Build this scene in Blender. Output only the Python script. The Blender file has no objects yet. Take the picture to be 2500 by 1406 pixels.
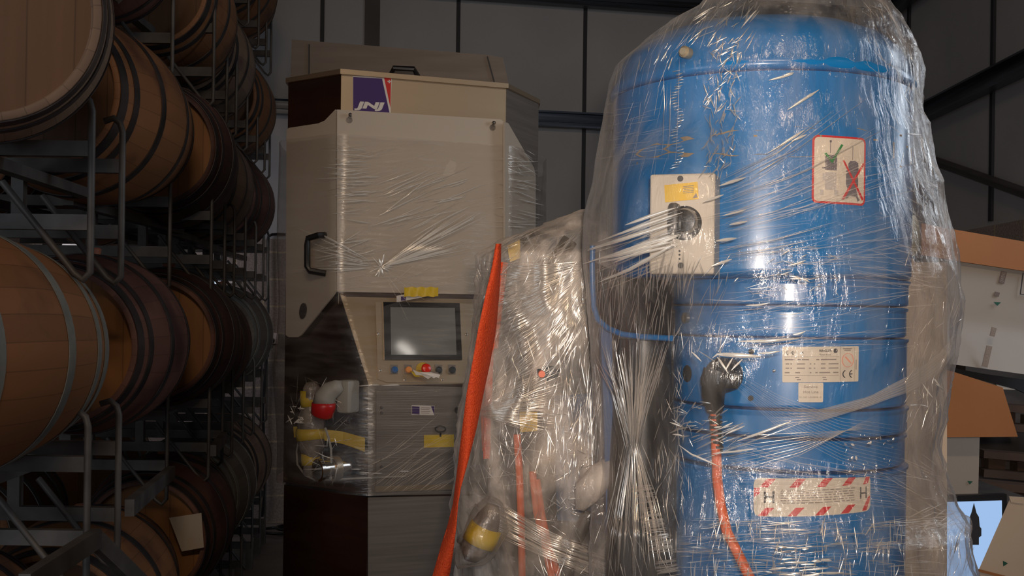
import bpy, bmesh, math, random
import numpy as np
from mathutils import Vector, Matrix, noise
from mathutils.bvhtree import BVHTree
random.seed(7)
pi = math.pi
SC = bpy.context.scene
COL = SC.collection
# ------------------------------------------------------------------ camera
F = 2700.0; CZ = 1.75; ROLL = 0.013; HY = 770.0
cam_d = bpy.data.cameras.new('camera'); cam = bpy.data.objects.new('camera', cam_d); COL.objects.link(cam)
cam.location = (0, 0, CZ); cam.rotation_euler = (pi/2, -ROLL, 0)
cam_d.sensor_width = 36.0; cam_d.lens = F*36.0/2500.0; cam_d.shift_y = (HY-703.0)/2500.0
cam_d.clip_start = .05; cam_d.clip_end = 200
SC.camera = cam
# ------------------------------------------------------------------ world, lights, exposure
W = bpy.data.worlds.new('world'); SC.world = W; W.use_nodes = True
wb = W.node_tree.nodes['Background']; wb.inputs[0].default_value = (.72, .84, 1.0, 1); wb.inputs[1].default_value = 1.15
def lamp(name, kind, loc, target, power, color, **kw):
    d = bpy.data.lights.new(name, kind); d.energy = power; d.color = color
    for k, v in kw.items(): setattr(d, k, v)
    o = bpy.data.objects.new(name, d); COL.objects.link(o); o.location = loc
    dr = Vector(target)-Vector(loc); o.rotation_euler = dr.to_track_quat('-Z', 'Y').to_euler()
    return o
# flash just above the lens
lamp('camera_flash', 'SPOT', (.06, -.02, 1.86), (.62, 3.0, 2.02), 165, (1, .84, .70), spot_size=math.radians(58), spot_blend=1.0, shadow_soft_size=.035)
# area lamp added at the left so the drum reflects a pale strip
lamp('drum_strip_lamp', 'AREA', (-2.75, .2, 1.9), (.5, 2.3, 1.7), 15, (.80, .90, 1.0), shape='RECTANGLE', size=.7, size_y=2.0)
lamp('window_daylight', 'AREA', (-3.3, 8.1, 2.3), (-1.8, 9.3, 1.5), 9, (.95, .92, 1.0), shape='RECTANGLE', size=.6, size_y=1.2)
lamp('side_daylight', 'AREA', (3.1, 3.6, 3.0), (.1, 4.9, 1.7), 22, (.78, .88, 1.0), shape='RECTANGLE', size=.9, size_y=1.4)
# overhead warm fitting over the aisle
lamp('ceiling_fluorescent', 'AREA', (.25, -1.9, 4.9), (.7, 4.5, 1.6), 62, (1, .74, .50), shape='RECTANGLE', size=1.5, size_y=.3)
SC.view_settings.view_transform = 'Standard'; SC.view_settings.look = 'None'
SC.view_settings.exposure = 0.0; SC.view_settings.gamma = 1.0; SC.view_settings.use_curve_mapping = False
SC.cycles.transparent_max_bounces = 24; SC.cycles.max_bounces = 8

# ------------------------------------------------------------------ projection helpers
RIGHT = Vector((math.cos(ROLL), 0, math.sin(ROLL))); UP = Vector((-math.sin(ROLL), 0, math.cos(ROLL))); FW = Vector((0, 1, 0))
CAMP = Vector((0, 0, CZ))
def ray(px, py): return RIGHT*((px-1250)/F) + UP*((HY-py)/F) + FW
def at(px, py, Y):
    r = ray(px, py); return CAMP + r*(Y/r.y)
def on_plane(px, py, p0, n):
    r = ray(px, py); t = (Vector(p0)-CAMP).dot(n)/r.dot(n); return CAMP + r*t
def on_cyl(px, py, c, R):
    r = ray(px, py); a = r.x**2+r.y**2; b = -2*(r.x*c[0]+r.y*c[1]); cc = c[0]**2+c[1]**2-R*R
    d = max(b*b-4*a*cc, 0); t = (-b-math.sqrt(d))/(2*a); p = CAMP+r*t
    return math.atan2(p.y-c[1], p.x-c[0]), p.z
# ------------------------------------------------------------------ materials
def mat(name, color=(.5,.5,.5), rough=.5, metal=0.0, **kw):
    m = bpy.data.materials.new(name); m.use_nodes = True; b = m.node_tree.nodes['Principled BSDF']
    b.inputs['Base Color'].default_value = (*color, 1); b.inputs['Roughness'].default_value = rough; b.inputs['Metallic'].default_value = metal
    for k, v in kw.items(): b.inputs[k.replace('_', ' ')].default_value = v
    return m
def nd(m, t, **kw):
    n = m.node_tree.nodes.new(t)
    for k, v in kw.items(): setattr(n, k, v)
    return n
def lk(m, a, b): m.node_tree.links.new(a, b)
def bs(m): return m.node_tree.nodes['Principled BSDF']
def noisy(name, c1, c2, scale=5, rough=.5, metal=0.0, detail=4, stretch=(1,1,1), bump=0.0, lo=.35, hi=.65, rr=None, bscale=None, **kw):
    m = mat(name, c1, rough, metal, **kw); tc = nd(m, 'ShaderNodeTexCoord'); mp = nd(m, 'ShaderNodeMapping'); mp.inputs['Scale'].default_value = stretch
    lk(m, tc.outputs['Object'], mp.inputs[0]); n = nd(m, 'ShaderNodeTexNoise'); n.inputs['Scale'].default_value = scale; n.inputs['Detail'].default_value = detail
    lk(m, mp.outputs[0], n.inputs['Vector']); r = nd(m, 'ShaderNodeValToRGB'); r.color_ramp.elements[0].position = lo; r.color_ramp.elements[1].position = hi
    r.color_ramp.elements[0].color = (*c1, 1); r.color_ramp.elements[1].color = (*c2, 1)
    lk(m, n.outputs['Fac'], r.inputs[0]); lk(m, r.outputs[0], bs(m).inputs['Base Color'])
    if rr:
        q = nd(m, 'ShaderNodeMapRange'); q.inputs[3].default_value = rr[0]; q.inputs[4].default_value = rr[1]; lk(m, n.outputs['Fac'], q.inputs[0]); lk(m, q.outputs[0], bs(m).inputs['Roughness'])
    if bump:
        n2 = n
        if bscale:
            n2 = nd(m, 'ShaderNodeTexNoise'); n2.inputs['Scale'].default_value = bscale; lk(m, mp.outputs[0], n2.inputs['Vector'])
        bp = nd(m, 'ShaderNodeBump'); bp.inputs['Strength'].default_value = bump; bp.inputs['Distance'].default_value = .01
        lk(m, n2.outputs['Fac'], bp.inputs['Height']); lk(m, bp.outputs[0], bs(m).inputs['Normal'])
    return m
def barrel_wood(name, base, dark, head=False, stain=.5):
    m = mat(name, base, .62); t = m.node_tree; tc = nd(m, 'ShaderNodeTexCoord'); sx = nd(m, 'ShaderNodeSeparateXYZ'); lk(m, tc.outputs['Object'], sx.inputs[0])
    if head:
        mu = nd(m, 'ShaderNodeMath', operation='MULTIPLY'); mu.inputs[1].default_value = 9.0; lk(m, sx.outputs['X'], mu.inputs[0]); src = mu.outputs[0]
    else:
        a = nd(m, 'ShaderNodeMath', operation='ARCTAN2'); lk(m, sx.outputs['X'], a.inputs[0]); lk(m, sx.outputs['Z'], a.inputs[1])
        mu = nd(m, 'ShaderNodeMath', operation='MULTIPLY'); mu.inputs[1].default_value = 30/(2*pi); lk(m, a.outputs[0], mu.inputs[0]); src = mu.outputs[0]
    fl = nd(m, 'ShaderNodeMath', operation='FLOOR'); lk(m, src, fl.inputs[0])
    oi = nd(m, 'ShaderNodeObjectInfo'); ad = nd(m, 'ShaderNodeMath', operation='MULTIPLY_ADD'); ad.inputs[1].default_value = 57.0
    lk(m, oi.outputs['Random'], ad.inputs[0]); lk(m, fl.outputs[0], ad.inputs[2])
    wn = nd(m, 'ShaderNodeTexWhiteNoise', noise_dimensions='1D'); lk(m, ad.outputs[0], wn.inputs['W'])
    fr = nd(m, 'ShaderNodeMath', operation='FRACT'); lk(m, src, fr.inputs[0])
    pp = nd(m, 'ShaderNodeMath', operation='PINGPONG'); pp.inputs[1].default_value = .5; lk(m, fr.outputs[0], pp.inputs[0])
    gap = nd(m, 'ShaderNodeMapRange'); gap.inputs[2].default_value = .03; gap.inputs[3].default_value = .55; gap.inputs[4].default_value = 1; lk(m, pp.outputs[0], gap.inputs[0])
    mp = nd(m, 'ShaderNodeMapping'); mp.inputs['Scale'].default_value = (40, 3, 3) if head else (14, 2.5, 14); lk(m, tc.outputs['Object'], mp.inputs[0])
    n = nd(m, 'ShaderNodeTexNoise'); n.inputs['Scale'].default_value = 1.0; n.inputs['Detail'].default_value = 6; lk(m, mp.outputs[0], n.inputs['Vector'])
    mx = nd(m, 'ShaderNodeMix', data_type='RGBA'); mx.inputs[6].default_value = (*base, 1); mx.inputs[7].default_value = (*[c*.62 for c in base], 1)
    sm = nd(m, 'ShaderNodeMath', operation='MULTIPLY_ADD'); sm.inputs[1].default_value = .5; lk(m, wn.outputs[0], sm.inputs[0]); 
    s2 = nd(m, 'ShaderNodeMath', operation='MULTIPLY'); s2.inputs[1].default_value = .6; lk(m, n.outputs['Fac'], s2.inputs[0]); lk(m, s2.outputs[0], sm.inputs[2]); lk(m, sm.outputs[0], mx.inputs[0])
    # wine stains
    n2 = nd(m, 'ShaderNodeTexNoise'); n2.noise_dimensions = '4D'; n2.inputs['Scale'].default_value = 3.2; n2.inputs['Detail'].default_value = 5; lk(m, tc.outputs['Object'], n2.inputs['Vector'])
    w4 = nd(m, 'ShaderNodeMath', operation='MULTIPLY'); w4.inputs[1].default_value = 20; lk(m, oi.outputs['Random'], w4.inputs[0]); lk(m, w4.outputs[0], n2.inputs['W'])
    cr = nd(m, 'ShaderNodeMapRange'); cr.inputs[1].default_value = .62-.2*stain; cr.inputs[2].default_value = .75-.15*stain; cr.inputs[4].default_value = .85; lk(m, n2.outputs['Fac'], cr.inputs[0])
    m2 = nd(m, 'ShaderNodeMix', data_type='RGBA'); lk(m, cr.outputs[0], m2.inputs[0]); lk(m, mx.outputs[2], m2.inputs[6]); m2.inputs[7].default_value = (*dark, 1)
    m3 = nd(m, 'ShaderNodeMix', data_type='RGBA', blend_type='MULTIPLY'); m3.inputs[0].default_value = 1; lk(m, m2.outputs[2], m3.inputs[6]); lk(m, gap.outputs[0], m3.inputs[7])
    lk(m, m3.outputs[2], bs(m).inputs['Base Color'])
    return m
M = {}
M['stave'] = barrel_wood('oak_staves', (.36,.155,.062), (.06,.022,.020), stain=.30)
M['stave_red'] = barrel_wood('wine_stained_staves', (.20,.085,.060), (.045,.014,.016), stain=.75)
M['stave_pale'] = barrel_wood('pale_staves', (.34,.22,.15), (.10,.04,.035), stain=.15)
M['stave_grey'] = barrel_wood('weathered_staves', (.20,.17,.145), (.06,.035,.03), stain=.15)
M['head'] = barrel_wood('oak_head', (.42,.185,.060), (.16,.07,.03), head=True, stain=.05)
M['head_dull'] = barrel_wood('dull_oak_head', (.22,.115,.06), (.10,.05,.03), head=True, stain=.1)
M['hoop'] = noisy('galvanised_hoop', (.20,.21,.20), (.30,.31,.29), 12, .55, .35)
M['hoop_dark'] = noisy('dark_hoop', (.030,.024,.026), (.075,.06,.06), 9, .5, .4)
M['bung'] = mat('silicone_bung', (.42,.16,.09), .5)
M['rack'] = noisy('rack_steel', (.085,.078,.075), (.15,.14,.13), 8, .55, .35)
M['paper'] = mat('paper', (.62,.53,.43), .8)
M['wallpanel'] = noisy('cladding', (.37,.375,.39), (.42,.42,.43), 1.3, .75, bump=.05)
M['seam'] = mat('seam_black', (.018,.018,.022), .6)
M['purlin'] = noisy('purlin_steel', (.035,.04,.05), (.085,.10,.13), 2.5, .38, .7, stretch=(.4,.4,14), bump=.1)
M['steelpost'] = noisy('post_steel', (.06,.052,.052), (.085,.075,.075), 3, .6)
M['ceiling'] = mat('roof_sheet', (.10,.10,.11), .8)
M['concrete'] = noisy('concrete_floor', (.14,.115,.105), (.24,.21,.19), 2.5, .45, bump=.15)
# concrete block wall
def block_mat():
    m = mat('block_wall', (.34,.29,.25), .9); tc = nd(m, 'ShaderNodeTexCoord'); mp = nd(m, 'ShaderNodeMapping'); lk(m, tc.outputs['UV'], mp.inputs[0])
    b = nd(m, 'ShaderNodeTexBrick'); lk(m, mp.outputs[0], b.inputs['Vector']); b.inputs['Scale'].default_value = 1.0
    b.inputs['Color1'].default_value = (.34,.275,.24,1); b.inputs['Color2'].default_value = (.27,.225,.20,1); b.inputs['Mortar'].default_value = (.48,.38,.27,1)
    b.inputs['Mortar Size'].default_value = .008; b.inputs['Brick Width'].default_value = .45; b.inputs['Row Height'].default_value = .225
    n = nd(m, 'ShaderNodeTexNoise'); n.inputs['Scale'].default_value = 60; lk(m, mp.outputs[0], n.inputs['Vector'])
    x = nd(m, 'ShaderNodeMix', data_type='RGBA', blend_type='OVERLAY'); x.inputs[0].default_value = .5; lk(m, b.outputs['Color'], x.inputs[6]); lk(m, n.outputs['Fac'], x.inputs[7]); lk(m, x.outputs[2], bs(m).inputs['Base Color'])
    bp = nd(m, 'ShaderNodeBump'); bp.inputs['Strength'].default_value = .5; bp.inputs['Distance'].default_value = .01; lk(m, n.outputs['Fac'], bp.inputs['Height']); lk(m, bp.outputs[0], bs(m).inputs['Normal'])
    return m
M['block'] = block_mat()
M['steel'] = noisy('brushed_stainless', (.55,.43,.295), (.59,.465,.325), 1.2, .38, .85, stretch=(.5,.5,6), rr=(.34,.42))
M['steel_dimmed'] = noisy('dimmed_stainless', (.23,.20,.175), (.28,.245,.215), 3, .5, .6, stretch=(1,1,30))  # stainless toned down in the colour for dimmer side and lower faces
M['hood'] = noisy('dark_hood_steel', (.15,.125,.105), (.18,.15,.13), 3, .6, .3, stretch=(1,1,8))  # darker brown-grey base for the hood alone
M['steel_shaded'] = noisy('shaded_stainless', (.20,.14,.12), (.25,.18,.155), 4, .26, 1.0, stretch=(1,1,6))  # shaded copy of the stainless, dark reflections put into the colour
M['guard'] = noisy('milky_guard', (.50,.425,.345), (.53,.455,.37), 1.5, .42)
M['black'] = mat('black_plastic', (.012,.011,.012), .4)
M['black_gloss'] = mat('black_gloss', (.01,.01,.012), .15)
M['screen'] = mat('screen_glass', (.20,.205,.19), .06, Specular_IOR_Level=.9)
M['purple'] = mat('purple_print', (.045,.012,.13), .5)
M['red'] = mat('red_print', (.60,.015,.012), .5)
M['white'] = mat('white_print', (.72,.66,.60), .55)
M['yellow_tape'] = noisy('yellow_tape', (.62,.40,.02), (.72,.50,.03), 12, .35)
M['bag'] = noisy('crumpled_bag', (.16,.13,.11), (.34,.29,.25), 22, .22, bump=.9)
M['socket_red'] = mat('socket_red', (.50,.015,.015), .35)
M['socket_grey'] = mat('socket_grey', (.36,.34,.30), .5)
M['pipe'] = mat('polished_pipe', (.75,.70,.65), .15, 1.0)
M['btn_blue'] = mat('blue_button', (.05,.14,.34), .25)
M['btn_orange'] = mat('orange_button', (.80,.30,.08), .3)
M['btn_red'] = mat('red_button', (.75,.03,.015), .25)
M['btn_black'] = mat('black_button', (.03,.045,.055), .2)
M['blue'] = noisy('blue_paint', (.005,.165,.45), (.006,.18,.49), 2, .30, Coat_Weight=.4, Coat_Roughness=.12)
M['blue_dull'] = mat('dull_blue_rail', (.01,.08,.24), .5)
M['blue_dark'] = mat('blue_groove', (.004,.05,.17), .4)
M['box_grey'] = mat('switch_box_grey', (.60,.53,.45), .5)
M['label_yellow'] = mat('yellow_label', (.78,.48,.03), .45)
M['sticker'] = mat('sticker_cream', (.72,.62,.50), .5)
M['sticker_red'] = mat('sticker_red', (.62,.02,.025), .5)
M['ink'] = mat('ink', (.03,.03,.035), .6)
M['ink_soft'] = mat('faded_ink', (.28,.23,.20), .6)
M['ink_pale'] = mat('pale_ink', (.52,.46,.42), .6)
M['salmon'] = mat('salmon_print', (.85,.30,.20), .6)
M['green'] = mat('green_print', (.02,.22,.05), .6)
M['dkgreen'] = mat('dark_green_print', (.01,.09,.06), .6)
M['cable'] = mat('orange_cable', (.80,.13,.03), .4)
M['rubber'] = mat('black_rubber', (.014,.013,.013), .38)
M['bolt'] = mat('bolt', (.45,.42,.38), .3, .9)
M['gold'] = noisy('brassy_cap', (.30,.24,.15), (.50,.42,.30), 14, .35, .5)
M['strap'] = noisy('orange_webbing', (.72,.075,.008), (.58,.045,.005), 260, .75, bump=.5)
M['card_white'] = noisy('pale_board', (.33,.29,.255), (.37,.33,.29), 2, .7)
M['card_cream'] = noisy('cream_board', (.55,.45,.35), (.60,.49,.39), 2, .7)
M['card_brown'] = noisy('brown_card', (.34,.135,.045), (.38,.155,.055), 3, .75)
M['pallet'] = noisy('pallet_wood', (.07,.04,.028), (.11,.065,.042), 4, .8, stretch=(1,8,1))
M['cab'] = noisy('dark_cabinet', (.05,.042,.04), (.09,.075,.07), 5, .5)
M['socket_white'] = mat('socket_white', (.5,.42,.40), .5)
M['tan'] = mat('tan_print', (.33,.24,.15), .6)
def emis(name, c, s):
    m = mat(name, (0,0,0), 1); b = bs(m); b.inputs['Emission Color'].default_value = (*c, 1); b.inputs['Emission Strength'].default_value = s; return m
M['tube'] = emis('lit_tube', (1,.93,.85), 14)
M['screen_sky'] = emis('lit_screen', (.34,.52,.82), 1.0)
M['outside'] = mat('pale_ground', (.8,.8,.8), .8)
def film_mat(name, haze=.12, hscale=3.0, tint=(.86,.80,.75), rough=.16, spec=.30, bump=.5, stretch=(6,6,1.2), bs1=9, hz=(.40,.70), edge=.5):
    m = bpy.data.materials.new(name); m.use_nodes = True; t = m.node_tree; t.nodes.clear()
    out = nd(m, 'ShaderNodeOutputMaterial'); tr = nd(m, 'ShaderNodeBsdfTransparent'); df = nd(m, 'ShaderNodeBsdfDiffuse'); gl = nd(m, 'ShaderNodeBsdfGlossy')
    tr.inputs[0].default_value = (.985,.985,.985,1); df.inputs[0].default_value = (*tint, 1); gl.inputs['Color'].default_value = (1,.97,.93,1); gl.inputs['Roughness'].default_value = rough
    tc = nd(m, 'ShaderNodeTexCoord'); mp = nd(m, 'ShaderNodeMapping'); mp.inputs['Scale'].default_value = stretch; lk(m, tc.outputs['Object'], mp.inputs[0])
    n1 = nd(m, 'ShaderNodeTexNoise'); n1.inputs['Scale'].default_value = bs1; n1.inputs['Detail'].default_value = 5; n1.inputs['Roughness'].default_value = .6; n1.inputs['Distortion'].default_value = .6; lk(m, mp.outputs[0], n1.inputs['Vector'])
    bp = nd(m, 'ShaderNodeBump'); bp.inputs['Strength'].default_value = bump; bp.inputs['Distance'].default_value = .012; lk(m, n1.outputs['Fac'], bp.inputs['Height'])
    n2 = nd(m, 'ShaderNodeTexNoise'); n2.inputs['Scale'].default_value = hscale; n2.inputs['Detail'].default_value = 6; lk(m, mp.outputs[0], n2.inputs['Vector'])
    r = nd(m, 'ShaderNodeMapRange'); r.inputs[1].default_value = hz[0]; r.inputs[2].default_value = hz[1]; r.inputs[3].default_value = haze*.35; r.inputs[4].default_value = haze*1.9; lk(m, n2.outputs['Fac'], r.inputs[0])
    lw = nd(m, 'ShaderNodeLayerWeight'); lw.inputs[0].default_value = .5; pw = nd(m, 'ShaderNodeMath', operation='POWER'); pw.inputs[1].default_value = 5; lk(m, lw.outputs['Facing'], pw.inputs[0])
    ma = nd(m, 'ShaderNodeMath', operation='MULTIPLY_ADD', use_clamp=True); ma.inputs[1].default_value = edge; lk(m, pw.outputs[0], ma.inputs[0]); lk(m, r.outputs[0], ma.inputs[2])
    m1 = nd(m, 'ShaderNodeMixShader'); lk(m, ma.outputs[0], m1.inputs[0]); lk(m, tr.outputs[0], m1.inputs[1]); lk(m, df.outputs[0], m1.inputs[2])
    fr = nd(m, 'ShaderNodeFresnel'); fr.inputs[0].default_value = 1.5; lk(m, bp.outputs[0], fr.inputs['Normal']); lk(m, bp.outputs[0], gl.inputs['Normal'])
    fm = nd(m, 'ShaderNodeMath', operation='MULTIPLY', use_clamp=True); fm.inputs[1].default_value = spec/.3*1.0; fmn = nd(m, 'ShaderNodeMath', operation='MINIMUM'); fmn.inputs[1].default_value = .22; lk(m, fr.outputs[0], fmn.inputs[0]); lk(m, fmn.outputs[0], fm.inputs[0])
    m2 = nd(m, 'ShaderNodeMixShader'); lk(m, fm.outputs[0], m2.inputs[0]); lk(m, m1.outputs[0], m2.inputs[1]); lk(m, gl.outputs[0], m2.inputs[2]); lk(m, m2.outputs[0], out.inputs[0])
    return m
M['film'] = film_mat('stretch_film', haze=.062, bump=.6, edge=.7, spec=.4, rough=.14)
M['film_thick'] = film_mat('layered_film', haze=.34, bump=1.0, bs1=12, stretch=(5,5,1.6), edge=.7, tint=(.80,.69,.60))
M['film_thin'] = film_mat('thin_film', haze=.045, bump=.3, bs1=8, stretch=(1.5,1.5,10), edge=.1, spec=.45)
def glint_mat(name, a, col=(1,.95,.88), rough=.22, dif=.35):  # pale ribbon material, paints highlights along the film folds
    m = bpy.data.materials.new(name); m.use_nodes = True; t = m.node_tree; t.nodes.clear(); out = nd(m, 'ShaderNodeOutputMaterial')
    tr = nd(m, 'ShaderNodeBsdfTransparent'); gl = nd(m, 'ShaderNodeBsdfGlossy'); df = nd(m, 'ShaderNodeBsdfDiffuse'); gl.inputs['Roughness'].default_value = rough; gl.inputs['Color'].default_value = (*col, 1); df.inputs[0].default_value = (*col, 1)
    x = nd(m, 'ShaderNodeMixShader'); x.inputs[0].default_value = dif; lk(m, gl.outputs[0], x.inputs[1]); lk(m, df.outputs[0], x.inputs[2])
    y = nd(m, 'ShaderNodeMixShader'); y.inputs[0].default_value = a; lk(m, tr.outputs[0], y.inputs[1]); lk(m, x.outputs[0], y.inputs[2]); lk(m, y.outputs[0], out.inputs[0]); return m
M['pleat_glint'] = glint_mat('film_pleat_glint', .62, rough=.2, dif=.22)
M['pleat_glint_bright'] = glint_mat('film_glint_bright', .92, rough=.22, dif=.5)  # near-white diffuse share keeps the painted highlights bright
M['pleat_glint_soft'] = glint_mat('film_glint_soft', .24, rough=.3, dif=.6, col=(1,.89,.78))

# ------------------------------------------------------------------ mesh helpers
class MB:
    def __init__(s): s.v = []; s.f = []
    def add(s, vs, fs):
        b = len(s.v); s.v += [tuple(v) for v in vs]; s.f += [tuple(i+b for i in f) for f in fs]; return s
    def box(s, c, d, rz=0, bev=0):
        x, y, z = [k/2 for k in d]; R = Matrix.Rotation(rz, 3, 'Z'); C = Vector(c)
        bm = bmesh.new(); bmesh.ops.create_cube(bm, size=1)
        for v in bm.verts: v.co = Vector((v.co.x*2*x, v.co.y*2*y, v.co.z*2*z))
        if bev: bmesh.ops.bevel(bm, geom=list(bm.edges), offset=bev, segments=2, affect='EDGES', profile=.5)
        vs = [C+R@v.co for v in bm.verts]; fs = [[v.index for v in f.verts] for f in bm.faces]
        bm.verts.index_update(); fs = [[v.index for v in f.verts] for f in bm.faces]; bm.free(); return s.add(vs, fs)
    def slab(s, pts, n, th):
        """polygon pts (3D) extruded by th along n"""
        n = Vector(n).normalized(); k = len(pts); a = [Vector(p) for p in pts]; b = [p+n*th for p in a]
        return s.add(a+b, [tuple(range(k-1, -1, -1)), tuple(range(k, 2*k))]+[(i, (i+1) % k, k+(i+1) % k, k+i) for i in range(k)])
    def beam(s, p, q, w, h, up=(0,0,1)):
        p = Vector(p); q = Vector(q); d = (q-p).normalized(); u = Vector(up); x = d.cross(u).normalized(); y = x.cross(d)
        o = [x*(a*w/2)+y*(b*h/2) for a, b in ((-1,-1),(1,-1),(1,1),(-1,1))]
        return s.add([p+k for k in o]+[q+k for k in o], [(3,2,1,0),(4,5,6,7)]+[(i,(i+1)%4,4+(i+1)%4,4+i) for i in range(4)])
    def tube(s, path, r, n=8, caps=True, ry=None):
        P = [Vector(p) for p in path]; rs = r if isinstance(r, (list, tuple)) else [r]*len(P); b = len(s.v); prev = None
        for i, p in enumerate(P):
            t = (P[min(i+1, len(P)-1)]-P[max(i-1, 0)]).normalized()
            if prev is None:
                u = t.cross(Vector((0,0,1)));  u = t.cross(Vector((1,0,0))) if u.length < .2 else u
            else: u = prev-t*prev.dot(t)
            u.normalize(); prev = u; w = t.cross(u)
            for k in range(n):
                a = 2*pi*k/n; s.v.append(tuple(p+u*math.cos(a)*rs[i]+w*math.sin(a)*rs[i]))
        for i in range(len(P)-1):
            for k in range(n): s.f.append((b+i*n+k, b+i*n+(k+1)%n, b+(i+1)*n+(k+1)%n, b+(i+1)*n+k))
        if caps: s.f.append(tuple(b+k for k in range(n-1,-1,-1))); s.f.append(tuple(b+(len(P)-1)*n+k for k in range(n)))
        return s
    def lathe(s, prof, c=(0,0,0), axis='Z', n=48, M3=None, close=False):
        b = len(s.v); c = Vector(c)
        for r, h in prof:
            for k in range(n):
                a = 2*pi*k/n; p = Vector((r*math.cos(a), r*math.sin(a), h))
                if axis == 'Y': p = Vector((p.x, p.z, p.y))
                if M3 is not None: p = M3@p
                s.v.append(tuple(c+p))
        m = len(prof); rng = m if close else m-1
        for i in range(rng):
            j = (i+1) % m
            for k in range(n): s.f.append((b+i*n+k, b+i*n+(k+1)%n, b+j*n+(k+1)%n, b+j*n+k))
        if not close:
            if prof[0][0] > 1e-5: s.f.append(tuple(b+k for k in range(n-1,-1,-1)))
            if prof[-1][0] > 1e-5: s.f.append(tuple(b+(m-1)*n+k for k in range(n)))
        return s
ORG = {}
def obj(name, mb, m, parent=None, smooth=False, angle=40):
    me = bpy.data.meshes.new(name); o = bpy.data.objects.new(name, me)
    off = Vector((0,0,0))
    if parent is not None: off = ORG[parent.name]
    me.from_pydata([tuple(Vector(v)-off) for v in mb.v], [], mb.f); me.materials.append(m)
    bm = bmesh.new(); bm.from_mesh(me); bmesh.ops.recalc_face_normals(bm, faces=bm.faces); bm.to_mesh(me); bm.free()
    if smooth:
        me.polygons.foreach_set('use_smooth', [True]*len(me.polygons))
        if angle: me.set_sharp_from_angle(angle=math.radians(angle))
    COL.objects.link(o); ORG[o.name] = off
    if parent is not None: o.parent = parent
    return o
def tag(o, label=None, cat=None, group=None, kind=None):
    if label: o['label'] = label
    if cat: o['category'] = cat
    if group: o['group'] = group
    if kind: o['kind'] = kind
    return o
def thing(name, label, cat, loc=(0,0,0), group=None):
    o = bpy.data.objects.new(name, None); o.empty_display_size = .1; COL.objects.link(o); o.location = loc; ORG[o.name] = Vector(loc)
    return tag(o, label, cat, group)
def struct(name, mb, m, **kw):
    o = obj(name, mb, m, **kw); o['kind'] = 'structure'; return o
def copytree(o, parent=None):
    c = o.copy(); COL.objects.link(c)
    if parent is not None: c.parent = parent
    for ch in list(o.children): copytree(ch, c)
    return c
_tx = {}
def text_geo(s, bold=0.0, shear=0.0):
    """triangulated flat text, returned normalised to its own bounding box"""
    k = (s, bold, shear)
    if k in _tx: return _tx[k]
    cu = bpy.data.curves.new('t', 'FONT'); cu.body = s; cu.offset = bold; cu.shear = shear; cu.resolution_u = 3
    o = bpy.data.objects.new('t', cu); COL.objects.link(o); dg = bpy.context.evaluated_depsgraph_get()
    me = bpy.data.meshes.new_from_object(o.evaluated_get(dg)); vs = [v.co.copy() for v in me.vertices]; fs = [tuple(p.vertices) for p in me.polygons]
    bpy.data.objects.remove(o); bpy.data.curves.remove(cu); bpy.data.meshes.remove(me)
    x0 = min(v.x for v in vs); x1 = max(v.x for v in vs); y0 = min(v.y for v in vs); y1 = max(v.y for v in vs)
    _tx[k] = ([((v.x-x0)/(x1-x0), (v.y-y0)/(y1-y0)) for v in vs], fs); return _tx[k]
class Surf:
    """maps sticker coords a (right), b (down) in 0..1 + height to 3D"""
    def __init__(s, fn): s.fn = fn
    def poly(s, mb, pts, h, sub=1):
        P = []
        for i, p in enumerate(pts):
            q = pts[(i+1) % len(pts)]
            for k in range(sub): P.append((p[0]+(q[0]-p[0])*k/sub, p[1]+(q[1]-p[1])*k/sub))
        mb.add([s.fn(a, b, h) for a, b in P], [tuple(range(len(P)))])
    def rect(s, mb, a0, b0, a1, b1, h, sub=None, cut=0.0, cutb=0.0):
        n = sub or max(1, int(abs(a1-a0)*16)); vs = []; fs = []
        for i in range(n+1):
            a = a0+(a1-a0)*i/n; e = 0
            if cut:
                d = min(a-a0, a1-a)/cut
                if d < 1: e = cutb*(1-math.sqrt(max(0, 1-(1-d)**2)))
            vs += [s.fn(a, b0+e, h), s.fn(a, b1-e, h)]
        if cut:   # denser columns near the rounded ends
            vs = []; xs = sorted(set([a0+cut*k/5 for k in range(6)]+[a1-cut*k/5 for k in range(6)]+[a0+(a1-a0)*k/n for k in range(n+1)])); n = len(xs)-1
            for a in xs:
                d = min(a-a0, a1-a)/cut; e = cutb*(1-math.sqrt(max(0, 1-(1-min(d,1))**2)))
                vs += [s.fn(a, b0+e, h), s.fn(a, b1-e, h)]
        for i in range(n): fs.append((2*i, 2*i+1, 2*i+3, 2*i+2))
        mb.add(vs, fs)
    def text(s, mb, t, a0, b0, a1, b1, h, bold=0.0, shear=0.0):
        vs, fs = text_geo(t, bold, shear)
        mb.add([s.fn(a0+(a1-a0)*x, b1-(b1-b0)*y, h) for x, y in vs], fs)
    def disc(s, mb, a, b, ra, rb, h, n=20):
        mb.add([s.fn(a+ra*math.cos(2*pi*k/n), b+rb*math.sin(2*pi*k/n), h) for k in range(n)], [tuple(range(n))])
def cyl_surf(c, R, corners):
    """corners px: TL, TR, BR, BL"""
    q = [on_cyl(x, y, c, R) for x, y in corners]
    def fn(a, b, h):
        th = (q[0][0]*(1-a)+q[1][0]*a)*(1-b)+(q[3][0]*(1-a)+q[2][0]*a)*b; z = (q[0][1]*(1-a)+q[1][1]*a)*(1-b)+(q[3][1]*(1-a)+q[2][1]*a)*b
        return Vector((c[0]+(R+h)*math.cos(th), c[1]+(R+h)*math.sin(th), z))
    return Surf(fn)
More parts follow.
